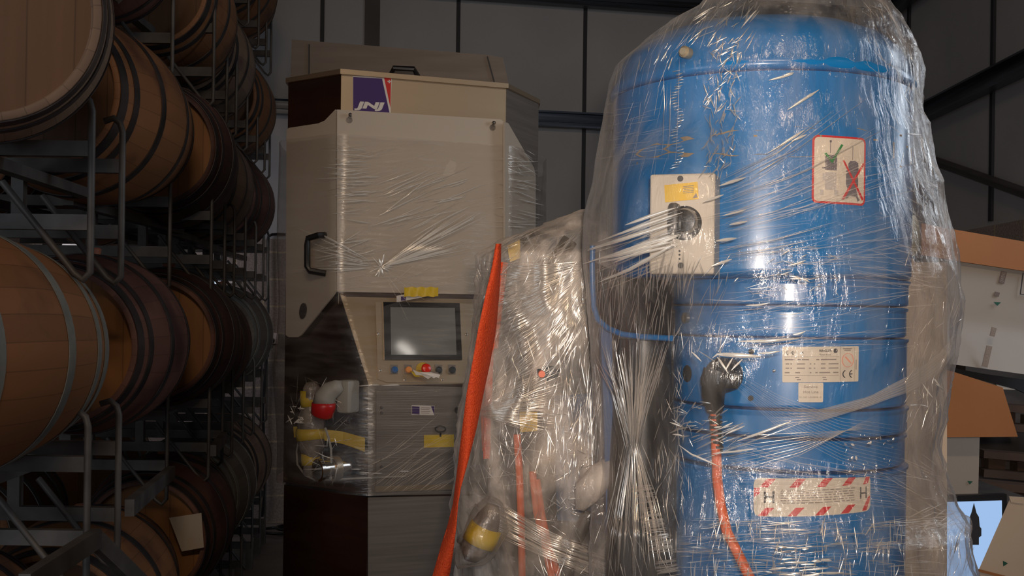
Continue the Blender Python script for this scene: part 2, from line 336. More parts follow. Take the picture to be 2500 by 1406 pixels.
def flat_surf(P, n):
    P = [Vector(p) for p in P]; n = Vector(n).normalized()
    return Surf(lambda a, b, h: (P[0]*(1-a)+P[1]*a)*(1-b)+(P[3]*(1-a)+P[2]*a)*b+n*h)

# ================================================================== ROOM
def wallY(X): return 9.2+.2*(X+1.976)
XR = 3.43; YC = wallY(XR); XL = -5.2; YF = -5.0; HT = 5.6
wd = Vector((1, .2, 0)).normalized(); wn_ = Vector((.2, -1, 0)).normalized()
def wquad(mb, x0, x1, z0, z1, off=0.0, th=.0):
    a = Vector((x0, wallY(x0), 0)); b = Vector((x1, wallY(x1), 0)); a += wn_*off; b += wn_*off
    mb.slab([a+Vector((0,0,z0)), b+Vector((0,0,z0)), b+Vector((0,0,z1)), a+Vector((0,0,z1))], -wn_, th or .12)
def uv_block(o, d):
    me = o.data; uv = me.uv_layers.new(name='UVMap'); L = Vector(d)
    for p in me.polygons:
        for li in p.loop_indices:
            c = me.vertices[me.loops[li].vertex_index].co; uv.data[li].uv = (c.dot(L), c.z)
# window hole in the back wall, behind the barrels
hx0 = at(482, 0, wallY(at(482,0,8.7).x)).x; w0 = (482, 664); w1 = (545, 696)
def wallpt(px, py): return on_plane(px, py, (0, wallY(0), 0), wn_)
xa = wallpt(482, 680).x; xb = wallpt(545, 680).x; za = wallpt(510, 697).z; zb = wallpt(510, 665).z
ZB = 2.36
mb = MB(); wquad(mb, XL, xa, 0, ZB); wquad(mb, xb, XR, 0, ZB); wquad(mb, xa, xb, 0, za); wquad(mb, xa, xb, zb, ZB)
o = struct('wall_back', mb, M['block']); uv_block(o, wd)
mb = MB(); wquad(mb, XL, XR, ZB, HT); struct('wall_back_cladding', mb, M['wallpanel']).name = 'wall_back'
wz = (za+zb)/2; mid = xa+(xb-xa)*.55
mb = MB(); wquad(mb, xa, xa+.02, za, zb, 0, .06); wquad(mb, xb-.02, xb, za, zb, 0, .06); wquad(mb, mid-.02, mid+.02, za, zb, 0, .06); wquad(mb, xa, xb, za, za+.015, 0, .06); wquad(mb, xa, xb, zb-.015, zb, 0, .06)
struct('window_1', mb, M['seam'])
mb = MB(); mb.slab([(XR, YC+.3, 0), (XR, YF, 0), (XR, YF, 2.44), (XR, YC+.3, 2.44)], (1,0,0), .12); o = struct('wall_right', mb, M['block']); uv_block(o, (0,1,0))
mb = MB(); mb.slab([(XR, YC+.3, 2.44), (XR, YF, 2.44), (XR, YF, HT), (XR, YC+.3, HT)], (1,0,0), .12); struct('wall_right', mb, M['wallpanel'])
mb = MB(); mb.slab([(XL, YF, 0), (XL, wallY(XL)+.2, 0), (XL, wallY(XL)+.2, HT), (XL, YF, HT)], (-1,0,0), .12); struct('wall_left', mb, M['wallpanel'])
mb = MB(); mb.box((XL/2+XR/2, 3.2, -.06), (11, 18, .12)); struct('floor', mb, M['concrete'])
mb = MB(); mb.box((XL/2+XR/2, 3.2, HT+.06), (9.4, 17, .12)); struct('ceiling', mb, M['ceiling'])
# front wall behind the camera with a roller door opening
mb = MB(); mb.box(((XL-2.4)/2, YF, HT/2), (-2.4-XL, .12, HT)); mb.box(((XR+.6)/2, YF, HT/2), (XR-.6, .12, HT)); mb.box((-.9, YF, 4.6), (3.0, .12, 2.0)); struct('wall_front', mb, M['wallpanel'])
# seams, post, rails: each its own
def seam(px, w=.028, y0=ZB, top=HT-.02):
    x = wallpt(px, 200).x; mb = MB(); wquad(mb, x-w/2, x+w/2, y0, top, .006, .02); return mb
for i, px in enumerate((300, 480, 785, 1117, 1427, 1760, 2060)): struct('trim_1', seam(px, .034), M['seam'])
mb = MB(); x = wallpt(908, 100).x; wquad(mb, x-.062, x+.062, ZB-.2, HT-.02, .03, .05); struct('trim_2', mb, M['steelpost'])
for Y in (9.62, 7.92, 6.2):
    mb = MB(); mb.box((XR-.006, Y, (2.44+HT)/2), (.03, .045, HT-2.5)); struct('trim_3', mb, M['seam'])
def zrail(z, h=.13):
    a = Vector((XL+.1, wallY(XL+.1), z))+wn_*.07; b = Vector((XR-.05, wallY(XR-.05), z))+wn_*.07; mb = MB()
    mb.beam(a, b, .02, h); mb.beam(a+Vector((0,0,h/2))+wn_*.03, b+Vector((0,0,h/2))+wn_*.03, .08, .015); mb.beam(a-Vector((0,0,h/2))+wn_*.03, b-Vector((0,0,h/2))+wn_*.03, .08, .015)
    mb.beam(a+wn_*.02-Vector((0,0,.01)), b+wn_*.02-Vector((0,0,.01)), .02, .02)
    return mb
struct('trim_4', zrail(3.45, .12), M['purlin']); struct('trim_4', zrail(4.52, .15), M['purlin'])
def rrail(z, h):
    a = Vector((XR-.08, YC-.1, z)); b = Vector((XR-.08, 1.0, z)); mb = MB(); mb.beam(a, b, .02, h); mb.beam(a+Vector((-.03,0,h/2)), b+Vector((-.03,0,h/2)), .09, .015); mb.beam(a+Vector((-.03,0,-h/2)), b+Vector((-.03,0,-h/2)), .09, .015); return mb
struct('trim_5', rrail(3.44, .13), M['purlin']); struct('trim_5', rrail(4.52, .15), M['purlin'])
mb = MB(); mb.beam((XR-.06, 9.7, 3.26), (XR-.06, 6.3, 2.33), .05, .06); mb.beam((XR-.09, 9.7, 3.285), (XR-.09, 6.3, 2.355), .05, .012); struct('trim_6', mb, M['steelpost'])
# pale panel right of the window + ground outside
mb = MB(); p = [wallpt(*q)+wn_*.03 for q in ((553,692),(578,692),(578,654),(553,654))]; mb.slab(p, -wn_, .02); tag(obj('wall_poster', mb, M['white']), 'small white notice on the block wall beside the far bright window', 'notice')
mb = MB(); mb.box((-3, 16, -.05), (30, 12, .1)); struct('ground', mb, M['outside'])
# socket, plug, conduit
sk = thing('wall_socket', 'pale double wall socket with a black plug on the block wall', 'socket', wallpt(667, 826))
c = wallpt(667, 826)
mb = MB(); mb.box(c+wn_*.025, (.085, .05, .09), math.atan(.2), .006); obj('socket_box', mb, M['socket_white'], sk)
mb = MB(); q = wallpt(663, 831)+wn_*.05; mb.lathe([(.026,-.02),(.026,.03),(.018,.04)], q, M3=Matrix.Rotation(pi/2, 3, 'X'), n=16); obj('plug', mb, M['black'], sk, True)
mb = MB(); pts = [wallpt(x, y)+wn_*.04 for x, y in ((663,836),(664,846),(655,858),(656,868),(648,878),(640,874),(634,892),(626,905))]; mb.tube(pts, .006); obj('flex', mb, M['black'], sk, True)
mb = MB(); pts = [wallpt(x, y)+wn_*.03 for x, y in ((697,573),(680,572),(664,573),(656,578),(653,590),(654,650),(655,760),(648,900),(642,1000),(645,1100),(647,1200),(640,1260))]; mb.tube(pts, .011); tag(obj('conduit', mb, M['black'], None, True), 'thin black cable running down the block wall behind the steel machine', 'cable')
mb = MB(); pts = [Vector((-1.86+.16*math.cos(t)+.02*t, 8.7+.15*math.sin(t), .02+.004*t)) for t in [k*.4 for k in range(34)]]; mb.tube(pts, .012); tag(obj('coiled_hose', mb, M['black'], None, True), 'black hose coiled on the floor at the foot of the block wall', 'hose')

# ================================================================== BARRELS
def hoop_mb(y, w, R=None):
    def r(yy): return .35-.068*(yy/.475)**2
    return MB().lathe([(r(y-w/2)+.001, y-w/2), (r(y-w/2)+.004, y-w/2), (r(y+w/2)+.004, y+w/2), (r(y+w/2)+.001, y+w/2)], axis='Y', n=64, close=True)
def make_barrel(kind):
    woods = {'oak': ('stave','head','hoop'), 'dark': ('stave_red','head','hoop_dark'), 'pale': ('stave_pale','head_dull','hoop_dark'), 'grey': ('stave_grey','head_dull','hoop'), 'dull': ('stave','head_dull','hoop_dark')}
    sm, hm, pm = [M[k] for k in woods[kind]]
    r = thing('wine_barrel', 'x', 'barrel')
    def rr(y): return .35-.068*(y/.475)**2
    prof = [(rr(-.43)-.035, -.43), (rr(-.43)-.03, -.44), (rr(-.475)-.020, -.475), (rr(-.475)-.003, -.475)]+[(rr(-.47+.94*k/24), -.47+.94*k/24) for k in range(25)]+[(rr(.475)-.003, .475), (rr(.475)-.020, .475), (rr(.43)-.03, .44), (rr(.43)-.035, .43)]
    obj('staves', MB().lathe(prof, axis='Y', n=72, close=False), sm, r, True, 50)
    for sgn in (-1, 1):
        y = sgn*.432; mb = MB().lathe([(.0001, y-sgn*.0), (.268, y), (.268, y-sgn*.02), (.0001, y-sgn*.02)], axis='Y', n=48); obj('barrel_head', mb, hm, r)
    for y, w in ((-.452,.042),(-.375,.034),(-.165,.040),(.165,.040),(.375,.034),(.452,.042)): obj('hoop', hoop_mb(y, w), pm, r, True, 50)
    obj('bung', MB().lathe([(.028,.345),(.032,.37),(.026,.375)], n=20), M['bung'], r, True)
    return r
PROTO = {}
TZ = {0: .68, 1: 1.62, 2: 2.52, 3: 3.30, 4: 4.06}
TN = ['bottom tier', 'second tier up', 'third tier up', 'fourth tier up', 'topmost tier']
CN = {1: 'nearest the camera', 2: 'second from the camera', 3: 'third from the camera', 4: 'fourth from the camera', 5: 'farthest, beside the block wall'}
WD = {'oak': 'tan oak barrel with grey steel hoops', 'dark': 'wine-stained dark barrel with blackened hoops', 'pale': 'pale oak barrel with dark hoops', 'grey': 'weathered grey barrel with steel hoops', 'dull': 'dull brown barrel with dark hoops'}
def barrel(kind, col, tier, X, Y, ang=7, z=None, label=None):
    if kind not in PROTO: o = PROTO[kind] = make_barrel(kind)
    else: o = copytree(PROTO[kind])
    o.location = (X, Y, TZ[tier] if z is None else z); o.rotation_euler = (0, 0, math.radians(ang))
    o['label'] = label or (WD[kind]+', '+TN[tier]+', '+CN[col]); o['group'] = 'wine barrels on the steel racks'
    return o
XC = lambda Y: -1.45-.115*(Y-3.0)
barrel('oak', 1, 1, -1.56, 2.90, -8, z=1.63)
T1 = barrel('pale', 1, 2, -1.50, 3.08, 26, z=2.56, label='large-looking pale-hooped barrel with dull flat head, third tier, nearest the camera')
barrel('dull', 1, 0, -1.75, 3.22, 8, label='dark barrel low behind the nearest rack, bottom tier, nearest the camera')
T1.rotation_euler = (math.radians(9), 0, math.radians(26))
barrel('dull', 2, 2, -1.675, 4.35, 1)
barrel('dark', 2, 1, -1.655, 4.36, 6)
barrel('dull', 2, 0, -1.66, 4.30, 8, z=.62)
barrel('dark', 2, 3, -1.75, 4.45, 8)  # wine-dark kind used here to put the light's falloff into the colour
barrel('dark', 3, 2, -1.76, 5.60, 10)
barrel('dark', 3, 1, -1.74, 5.60, 9)
b30 = barrel('dark', 3, 0, -1.755, 5.60, 7, label='wine-stained barrel with a white paper sheet on its head, bottom tier')
barrel('dull', 3, 3, -1.82, 5.75, 7)
for t, k in ((0,'grey'),(1,'dark'),(2,'pale'),(3,'pale'),(4,'grey')): barrel(k, 4, t, -1.95 if t else -1.91, 6.72, 6, z=TZ[t]-(.03 if t==3 else .07 if t==1 else 0))
for t, k in ((0,'pale'),(1,'grey'),(2,'dark'),(3,'dull'),(4,'dull')): barrel(k, 5, t, -2.06, 7.85, 6, z=TZ[t]-(.10 if t==3 else .03 if t==1 else 0))
for t, k in ((0,'oak'),(1,'dull'),(2,'dull')):
    barrel(k, 3, t, -2.62, 5.5, 7, label='dark barrel in the inner row behind the rack, '+TN[t]+', third from the camera')
    barrel(k, 5, t, -2.85, 7.6, 7, label='dark barrel in the inner row behind the rack, '+TN[t]+', near the far wall')
# paper on the head of the third bottom barrel
mb = MB(); Yp = 5.60-.475-.002; P = [at(x, y, Yp+.01) for x, y in ((413,1264),(492,1252),(498,1336),(444,1346))]; mb.slab(P, (0,-1,0), .002)
tag(obj('paper_sheet', mb, M['paper']), 'blank white paper sheet pinned to a barrel head low on the rack', 'paper')

# ================================================================== RACKS
def rack_frame(root, X, Y, z, wid=1.6):
    """one U-bent upright with two cross bars; z = height of the upper bar"""
    p = [(X-.26, Y, z-.10), (X-.15, Y, z-.235), (X-.045, Y, z-.365), (X-.02, Y, z-.382), (X, Y, z-.36), (X, Y, z-.30), (X, Y, z-.1), (X, Y, z+.11), (X-.008, Y, z+.138), (X-.03, Y, z+.155), (X-.06, Y, z+.145)]
    obj('upright', MB().tube(p, .0085 if Y > 4 else .0105, 10), M['rack'], root, True)
    mb = MB(); mb.beam((X-wid, Y+.012, z), (X-.004, Y+.012, z), .03, .045); obj('cross_bar', mb, M['rack'], root)
    mb = MB(); mb.beam((X-wid, Y+.012, z-.215), (X-.004, Y+.012, z-.215), .03, .045); obj('cross_bar', mb, M['rack'], root)
    mb = MB(); mb.box((X-.34, Y+.012, z-.1075), (.04, .03, .17)); obj('spacer', mb, M['rack'], root)
UX = lambda Y: -1.23-.12*(Y-3.22)
pairs = [(1, 3.22, 3.6, -1.23, -1.275), (2, 4.76, 5.42, -1.477, -1.478), (3, 6.0, 6.4, None, None), (4, 6.92, 7.5, None, None), (5, 8.0, 8.35, None, None)]
RN = {1: 'nearest the camera', 2: 'second from the camera', 3: 'third from the camera', 4: 'fourth from the camera', 5: 'last, beside the block wall'}
ZN = {0: 'lowest', 1: 'under the second barrel tier', 2: 'under the third barrel tier', 3: 'under the fourth barrel tier', 4: 'under the top barrels'}
for k, y0, y1, x0, x1 in pairs:
    x0 = UX(y0) if x0 is None else x0; x1 = UX(y1) if x1 is None else x1
    for t, z in enumerate((.38, 1.30, 2.22, 3.14, 3.92)):
        if t == 4 and k < 3: continue
        r = thing('barrel_rack', 'grey steel barrel rack, %s, %s' % (ZN[t], RN[k]), 'rack', (x0, y0, z-.38), 'steel barrel racks')
        rack_frame(r, x0, y0, z); rack_frame(r, x1, y1, z)
        for dx in (-.62, -.26):
            mb = MB(); mb.beam((x0+dx, y0-.45, z-.045), (x1+dx-.03, y1+.45, z-.045), .045, .035); obj('cradle_rail', mb, M['rack'], r)
        if t == 0:
            for (xx, yy) in ((x0, y0), (x1, y1)):
                mb = MB(); mb.box((xx-.02, yy+.012, .075), (.04, .04, .15)); obj('foot', mb, M['rack'], r)
# long side beam between the lower racks, with braces
sb = thing('side_beam', 'grey steel side beam running past the low front barrels', 'beam', (-1.25, 3.2, 1.08))
a = at(60, 1428, 2.75); b_ = at(235, 1313, 3.24); c_ = at(316, 1240, 3.62); d_ = at(418, 1153, 4.74); e_ = at(548, 1066, 6.0)
mb = MB(); mb.beam(a, b_, .03, .055); obj('beam', mb, M['rack'], sb)
mb = MB(); mb.beam(c_, d_, .03, .055); obj('beam', mb, M['rack'], sb)
mb = MB(); mb.beam(at(520,1100,5.42), e_, .03, .055); obj('beam', mb, M['rack'], sb)
mb = MB(); mb.beam(at(232,1315,3.24), at(345,1425,3.5), .03, .05); obj('brace', mb, M['rack'], sb)

# ================================================================== STEEL MACHINE
sm = thing('bottling_machine', 'tall stainless steel machine with milky guard, touch screen and round buttons', 'machine', (-.45, 4.9, 0))
PA = Vector((-.959, 4.68, 0)); PB = Vector((-.708, 4.5, 0)); PC = Vector((-.039, 4.74, 0)); PD = Vector((.107, 5.07, 0)); PE = Vector((.10, 5.75, 0)); PF = Vector((-1.02, 5.5, 0))
PB2 = Vector((at(897,1200,4.39).x, 4.39, 0)); PC2 = Vector((-.005, 4.62, 0))
def zt(px, py, Y): return at(px, py, Y).z
def nrm(p, q): d = (q-p).normalized(); return Vector((d.y, -d.x, 0))
nAB, nBC, nCD = nrm(PA, PB), nrm(PB, PC), nrm(PC, PD); nAB2, nBC2 = nrm(PA, PB2), nrm(PB2, PC2)
Z = lambda p, z: Vector((p.x, p.y, z))
ztop = zt(825, 182, 4.5)
def prism(poly, z0, z1):
    mb = MB(); k = len(poly); mb.add([Z(p, z0) for p in poly]+[Z(p, z1) for p in poly], [tuple(range(k-1,-1,-1)), tuple(range(k, 2*k))]+[(i,(i+1)%k,k+(i+1)%k,k+i) for i in range(k)]); return mb
zmid = zt(898, 940, 4.39); zgs = zt(838, 712, 4.5)
# upper cabinet: shaded side and lit front put into the colours of separate skins
inner = [p+(Vector((-.45,5.1,0))-p).normalized()*.012 for p in (PA,PB,PC,PD,PE,PF)]
obj('upper_body', prism([PA,PB,PC,PD,PE,PF], zgs-.1, ztop), M['steel_shaded'], sm)
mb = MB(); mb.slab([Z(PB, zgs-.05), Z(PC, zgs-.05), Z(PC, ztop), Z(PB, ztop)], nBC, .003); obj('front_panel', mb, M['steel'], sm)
mb = MB(); mb.slab([Z(PC, zgs-.05), Z(PD, zgs-.05), Z(PD, ztop), Z(PC, ztop)], nCD, .003); obj('side_panel', mb, M['steel_dimmed'], sm)
mb = prism([PA-Vector((.006,0,0))+nAB*.008, PB+nAB*.008+nBC*.012, PC+nBC*.012+nCD*.008, PD+nCD*.01, PE, PF], ztop, ztop+.02); obj('top_cap', mb, M['steel'], sm)
# hood on the roof
Yh = 5.25; hp = [at(x, y, Yh) for x, y in ((707, 300), (712, 96), (1190, 134), (1228, 141), (1262, 300))]
mb = MB(); mb.slab(hp, (0,1,0), .35); obj('hood', mb, M['hood'], sm)
for x, y0, y1 in ((755,108,260),):
    mb = MB(); mb.beam(at(x, y0, Yh-.004), at(x-1, y1, Yh-.004), .006, .006, (1,0,0)); obj('hood_seam', mb, M['seam'], sm)
mb = MB(); mb.beam(at(1190,138,Yh-.004), at(1208,205,Yh-.004), .012, .006, (1,0,0)); obj('hood_seam', mb, M['seam'], sm)
mb = MB(); mb.tube([at(x, y, Yh-.05 if i in (1,2) else Yh-.01) for i, (x, y) in enumerate(((954,184),(962,166),(1010,168),(1020,186)))], .013, 8); obj('hood_handle', mb, M['black'], sm, True)
# lower cabinet
lb = [PA, PB2, PC2, PD, PE, PF]; zw = zt(897, 1211, 4.39)
obj('middle_body', prism(lb, zw+.006, zmid), M['steel_shaded'], sm)
obj('base_body', prism([p+(Vector((-.45,5.1,0))-p).normalized()*.004 for p in lb], 0, zw-.006), M['steel_shaded'], sm)
obj('waist_gap', prism([p+(Vector((-.45,5.1,0))-p).normalized()*.015 for p in lb], zw-.006, zw+.006), M['seam'], sm)
# left flank between guard and waist, in the shaded steel colour
mb = MB(); mb.add([Z(PA, zmid), Z(PB2, zmid), Z(PB, zgs+.02), Z(PA, zgs+.02), Z(PF, zmid), Z(PF, zgs+.02)], [(0,1,2,3), (0,3,5,4)]); obj('flank_panel', mb, M['steel_shaded'], sm)
def fp(px, py, pl): p0, n = pl; return on_plane(px, py, p0, n)
PLf = (PB2, nBC2); PLu = (PB, nBC); PLs = (PA, nAB2); PLa = (PA, nAB)
# door and base fronts
def face_poly(name, pts, pl, m, th=.003, off=0.0, parent=sm, smooth=False):
    mb = MB(); mb.slab([fp(x, y, pl)+pl[1]*off for x, y in pts], pl[1], th); return obj(name, mb, m, parent)
face_poly('front_skin', [(898,940),(1245,948),(1245,1203),(898,1210)], PLf, M['steel_dimmed'], .002)
face_poly('base_skin', [(898,1214),(1245,1208),(1245,1600),(898,1640)], PLf, M['steel_dimmed'], .002)
door = face_poly('door', [(917,953),(1200,958),(1200,1178),(917,1186)], PLf, M['steel_dimmed'], .010)
for x, y in ((929,1007),(929,994),(929,1122),(929,1138)):
    mb = MB(); mb.lathe([(.007,0),(.007,.004),(.003,.007)], fp(x, y, PLf)+nBC2*.01, M3=nBC2.to_track_quat('Z','Y').to_matrix(), n=10); obj('screw', mb, M['pipe'], door)
mb = MB(); cc = fp(1071, 1046, PLf)+nBC2*.022; mb.tube([cc+Vector((.021*math.cos(t), 0, .012*math.sin(t))) for t in [k*pi/8 for k in range(17)]], .003); mb.tube([cc+Vector((0,0,-.01)), cc+Vector((0,.01,-.03))], .004); obj('ring_latch', mb, M['black'], door, True)
obj('handle_boss', MB().lathe([(.012,0),(.012,.01)], fp(1114, 1000, PLf)+nBC2*.01, M3=nBC2.to_track_quat('Z','Y').to_matrix(), n=14), M['black'], door)
face_poly('yellow_tape', [(1033,1061),(1106,1060),(1106,1090),(1033,1092)], PLf, M['yellow_tape'], .0015, .0105)
face_poly('door_ledge', [(915,1186),(1105,1181),(1105,1194),(915,1200)], PLf, M['steel'], .008, .002)
lab = face_poly('maker_label', [(1003,988),(1059,990),(1058,1013),(1003,1012)], PLf, M['white'], .001, .0105)
face_poly('label_square', [(1004,991),(1022,992),(1022,1011),(1004,1010)], PLf, M['purple'], .0008, .0115, lab)
face_poly('label_wedge', [(1050,991),(1058,991),(1058,1012)], PLf, M['purple'], .0008, .0115, lab)
mb = MB()
for k in range(4): mb.slab([fp(x, y, PLf)+nBC2*.0118 for x, y in ((1026,994+4.2*k),(1048-2*(k%2),994.5+4.2*k),(1048-2*(k%2),996+4.2*k),(1026,995.5+4.2*k))], nBC2, .0004)
obj('label_print', mb, M['ink_soft'], lab)
# control console: slanted bright plate
con = MB(); q = [Z(PB, zgs+.01)+nBC*.004, Z(PB2, zmid), fp(1240, 942, PLf), Z(PC, zgs+.01)+nBC*.004]
nC = (q[2]-q[1]).cross(q[3]-q[1]).normalized(); nC = nC if nC.y < 0 else -nC
con.slab(q, -nC, .02); console = obj('console_plate', con, M['steel'], sm); PLc = (q[1], nC)
face_poly('console_shadow_gap', [(820,712),(1180,716),(1180,742),(930,738),(868,737)], PLu, M['steel_shaded'], .004, .012)
face_poly('operator_panel', [(916,738),(1160,742),(1160,936),(944,934),(922,926)], PLc, M['steel'], .004, .001)
scr = face_poly('touch_screen', [(934,739),(1120,742),(1126,880),(937,880)], PLc, M['black_gloss'], .008, .004)
face_poly('display', [(951,752),(1108,754),(1112,868),(953,868)], PLc, M['screen'], .001, .0122, scr)
mC = nC.to_track_quat('Z','Y').to_matrix()
def refl(px, py, z):
    p = fp(px, py, PLc); d = (p-CAMP).normalized(); d = d-nC*2*d.dot(nC); t = (z-p.z)/d.z; return p+d*t
ta_, tb2 = refl(974, 845, 4.7), refl(1003, 867, 4.7)
tl_ = thing('ceiling_light', 'bare fluorescent tube under the roof, mirrored in the touch screen', 'light', (ta_+tb2)/2)
obj('tube', MB().tube([ta_, tb2], .03, 12), M['tube'], tl_, True)
obj('batten', MB().beam(ta_+Vector((0,0,.06)), tb2+Vector((0,0,.06)), .06, .05), M['white'], tl_)
for i, (x, m) in enumerate(((961,'btn_blue'),(995,'btn_orange'),(1034,'btn_red'),(1069,'btn_black'),(1102,'btn_black'))):
    if i == 2:
        mb = MB(); mb.lathe([(.030,0),(.030,.003)], fp(1032, 903, PLc)+nC*.005, M3=mC, n=24); e = obj('emergency_plate', mb, M['yellow_tape'], sm)
        mb = MB(); mb.lathe([(.010,0),(.010,.02),(.019,.022),(.021,.030),(.017,.038),(.006,.042)], fp(1034, 905, PLc)+nC*.008, M3=mC, n=24); obj('emergency_button', mb, M['btn_red'], e, True)
    else:
        e = face_poly('button_plate', [(x-9,891),(x+9,892),(x+9,914),(x-9,914)], PLc, M['steel_dimmed'], .003, .005)
        mb = MB(); mb.lathe([(.014,0),(.014,.010),(.012,.014),(.004,.015)], fp(x, 905, PLc)+nC*.008, M3=mC, n=20); b = obj('push_button', mb, M[m], e, True)
for x, y in ((921,816),(1137,817),(927,905),(987,928),(1078,928)):
    mb = MB(); mb.lathe([(.005,0),(.005,.004),(.002,.005)], fp(x, y, PLc)+nC*.004, M3=mC, n=10); obj('screw', mb, M['bolt'], console)
# torn flap of tape and paper hanging at the buttons
mb = MB(); P = [(1000,908,.02),(1014,916,.03),(1040,918,.045),(1062,925,.05),(1058,933,.05),(1052,930,.045),(1046,934,.05),(1040,930,.05),(1034,934,.04),(1022,924,.03),(1008,921,.02)]
mb.slab([fp(x, y, PLc)+nC*(.02+h) for x, y, h in P], nC, .001); obj('torn_paper', mb, M['white'], sm)
mb = MB(); mb.slab([fp(x, y, PLc)+nC*(.018+.02*i/4) for i, (x, y) in enumerate(((996,906),(1016,914),(1020,924),(1006,924),(998,914)))], nC, .001); obj('tape_scrap', mb, M['yellow_tape'], sm)
mb = MB(); mb.slab([fp(x, y, PLc)+nC*h for x, y, h in ((1012,908,.03),(1060,915,.045),(1066,926,.055),(1036,917,.045))], nC, .001); obj('film_scrap', mb, M['bag'], sm)
# milky guard: three folded planes
gz = .012
G = MB(); PLA = (PA+nAB*.02, nAB); PLB = (PB+nBC*.02, nBC); PLC = (PC+nCD*.02, nCD)
def gpoly(pts, pl): G.slab([fp(x, y, pl) for x, y in pts], pl[1], .008)
gpoly([(703,319),(708,313),(780,302),(796,295),(822,268),(822,712),(819,718),(738,818),(730,823),(708,823),(701,818)], PLA)
gpoly([(822,268),(1222,292),(1228,298),(1229,720),(822,712)], PLB)
gpoly([(1228,298),(1237,301),(1300,410),(1304,430),(1304,590),(1290,720),(1229,720)], PLC)
guard = obj('guard', G, M['guard'], sm)
mb = MB(); mb.tube([fp(798,574,PLA)+nAB*.01, fp(797,576,PLA)+nAB*.045, fp(776,584,PLA)+nAB*.055, fp(774,600,PLA)+nAB*.055, fp(774,652,PLA)+nAB*.055, fp(778,662,PLA)+nAB*.05, fp(800,668,PLA)+nAB*.01], .013, 8); obj('guard_handle', mb, M['black'], guard, True)
mb = MB(); cq = fp(745, 759, PLA)+nAB*.009; mb.slab([cq+Vector((PB-PA).normalized())*(.018*math.cos(t)*1.1+.004*math.sin(t))+Vector((0,0,.033*math.sin(t))) for t in [k*pi/8 for k in range(16)]], nAB, .006); obj('finger_slot', mb, M['black'], guard)
for x, y in ((852,283),(1201,302)):
    mb = MB(); p = fp(x, y, PLB)+nBC*.008; mb.lathe([(.008,0),(.008,.02),(.004,.024)], p, M3=nBC.to_track_quat('Z','Y').to_matrix(), n=14); obj('guard_pin', mb, M['pipe'], guard, True)
    mb = MB(); mb.lathe([(.013,0),(.013,.002)], p+Vector((0,0,-.018)), M3=nBC.to_track_quat('Z','Y').to_matrix(), n=16); obj('keyhole', mb, M['bag'], guard)
# maker's sticker
S = flat_surf([fp(x, y, (PB+nBC*.003, nBC)) for x, y in ((862,187),(956,190),(955,276),(862,272))], nBC)
mb = MB(); S.poly(mb, [(-.01,-.02),(1.0,0),(.985,1.0),(0,1.0)], .0008); st = obj('maker_sticker', mb, M['white'], sm)
mb = MB(); S.poly(mb, [(0,.01),(.75,.035),(.955,.995),(0,.985)], .0014); obj('purple_field', mb, M['purple'], st)
mb = MB(); S.poly(mb, [(.80,0),(.985,.0),(.978,.86)], .0014); obj('red_wedge', mb, M['red'], st)
mb = MB(); S.rect(mb, .89, .095, .985, .125, .0022, 1); S.rect(mb, .922, .065, .953, .155, .0022, 1); obj('white_cross', mb, M['white'], st)
mb = MB(); S.text(mb, 'JNJ', .03, .71, .82, .965, .0024, bold=.055, shear=.17); obj('lettering', mb, M['white'], st)
# paper slip held by yellow tape over the screen
face_poly('paper_slip', [(968,722),(1030,712),(1048,722),(1020,728),(968,738)], (PB+nBC*.04, nBC), M['white'], .001)
face_poly('slip_logo', [(979,724),(991,723),(991,733),(979,734)], (PB+nBC*.042, nBC), M['purple'], .001)
mb = MB(); n_ = 14
for i in range(n_):
    for j, y in enumerate((701, 712, 724)):
        x = 987+83*i/(n_-1); mb.v.append(tuple(fp(x, y+1.5*math.sin(i*1.7+j), (PB+nBC*(.05+.006*math.sin(i*2.1+j*2)), nBC))))
for i in range(n_-1):
    for j in range(2): mb.f.append((i*3+j, i*3+j+1, (i+1)*3+j+1, (i+1)*3+j))
obj('yellow_tape', mb, M['yellow_tape'], sm, True, 0)
# pump wrapped in film and tape on the flank
def blob(path, rs, m, name, parent, bump=.006, n=18, seed=0):
    mb = MB(); mb.tube(path, rs, n)
    mb.v = [tuple(Vector(v)+Vector(noise.noise_vector(Vector(v)*22+Vector((seed,0,0))))*bump) for v in mb.v]
    return obj(name, mb, m, parent, True, 0)
def fs(x, y, h=.0): return fp(x, y, PLs)+nAB2*h
path = [fs(791,y,.07) for y in (930,945,965,985,1000,1015,1040,1070,1095,1110,1130,1150,1160)]
pump = blob(path, [.022,.036,.037,.034,.045,.055,.058,.056,.045,.034,.032,.034,.02], M['bag'], 'wrapped_pump', sm)
for y0, y1, r, dx in ((952,990,.041,-3),(1042,1070,.062,0),(1105,1130,.038,-2)):
    blob([fs(791+dx, y0, .07), fs(791+dx, (y0+y1)/2, .07), fs(792+dx, y1, .07)], [r, r*1.02, r*.98], M['yellow_tape'], 'tape_band', pump, .003)
mb = MB(); mb.slab([fs(x, y, .012) for x, y in ((722,1041),(745,1040),(745,1068),(724,1067))], nAB2, .002); obj('yellow_tape', mb, M['yellow_tape'], sm)
mb = MB(); P = [fs(x, y, h) for x, y, h in ((818,1045,.06),(850,1052,.03),(896,1068,.012))]; P2 = [fs(x, y, h) for x, y, h in ((818,1072,.06),(850,1082,.03),(896,1102,.012))]
mb.add(P+P2, [(0,1,4,3),(1,2,5,4)]); obj('yellow_tape', mb, M['yellow_tape'], sm)
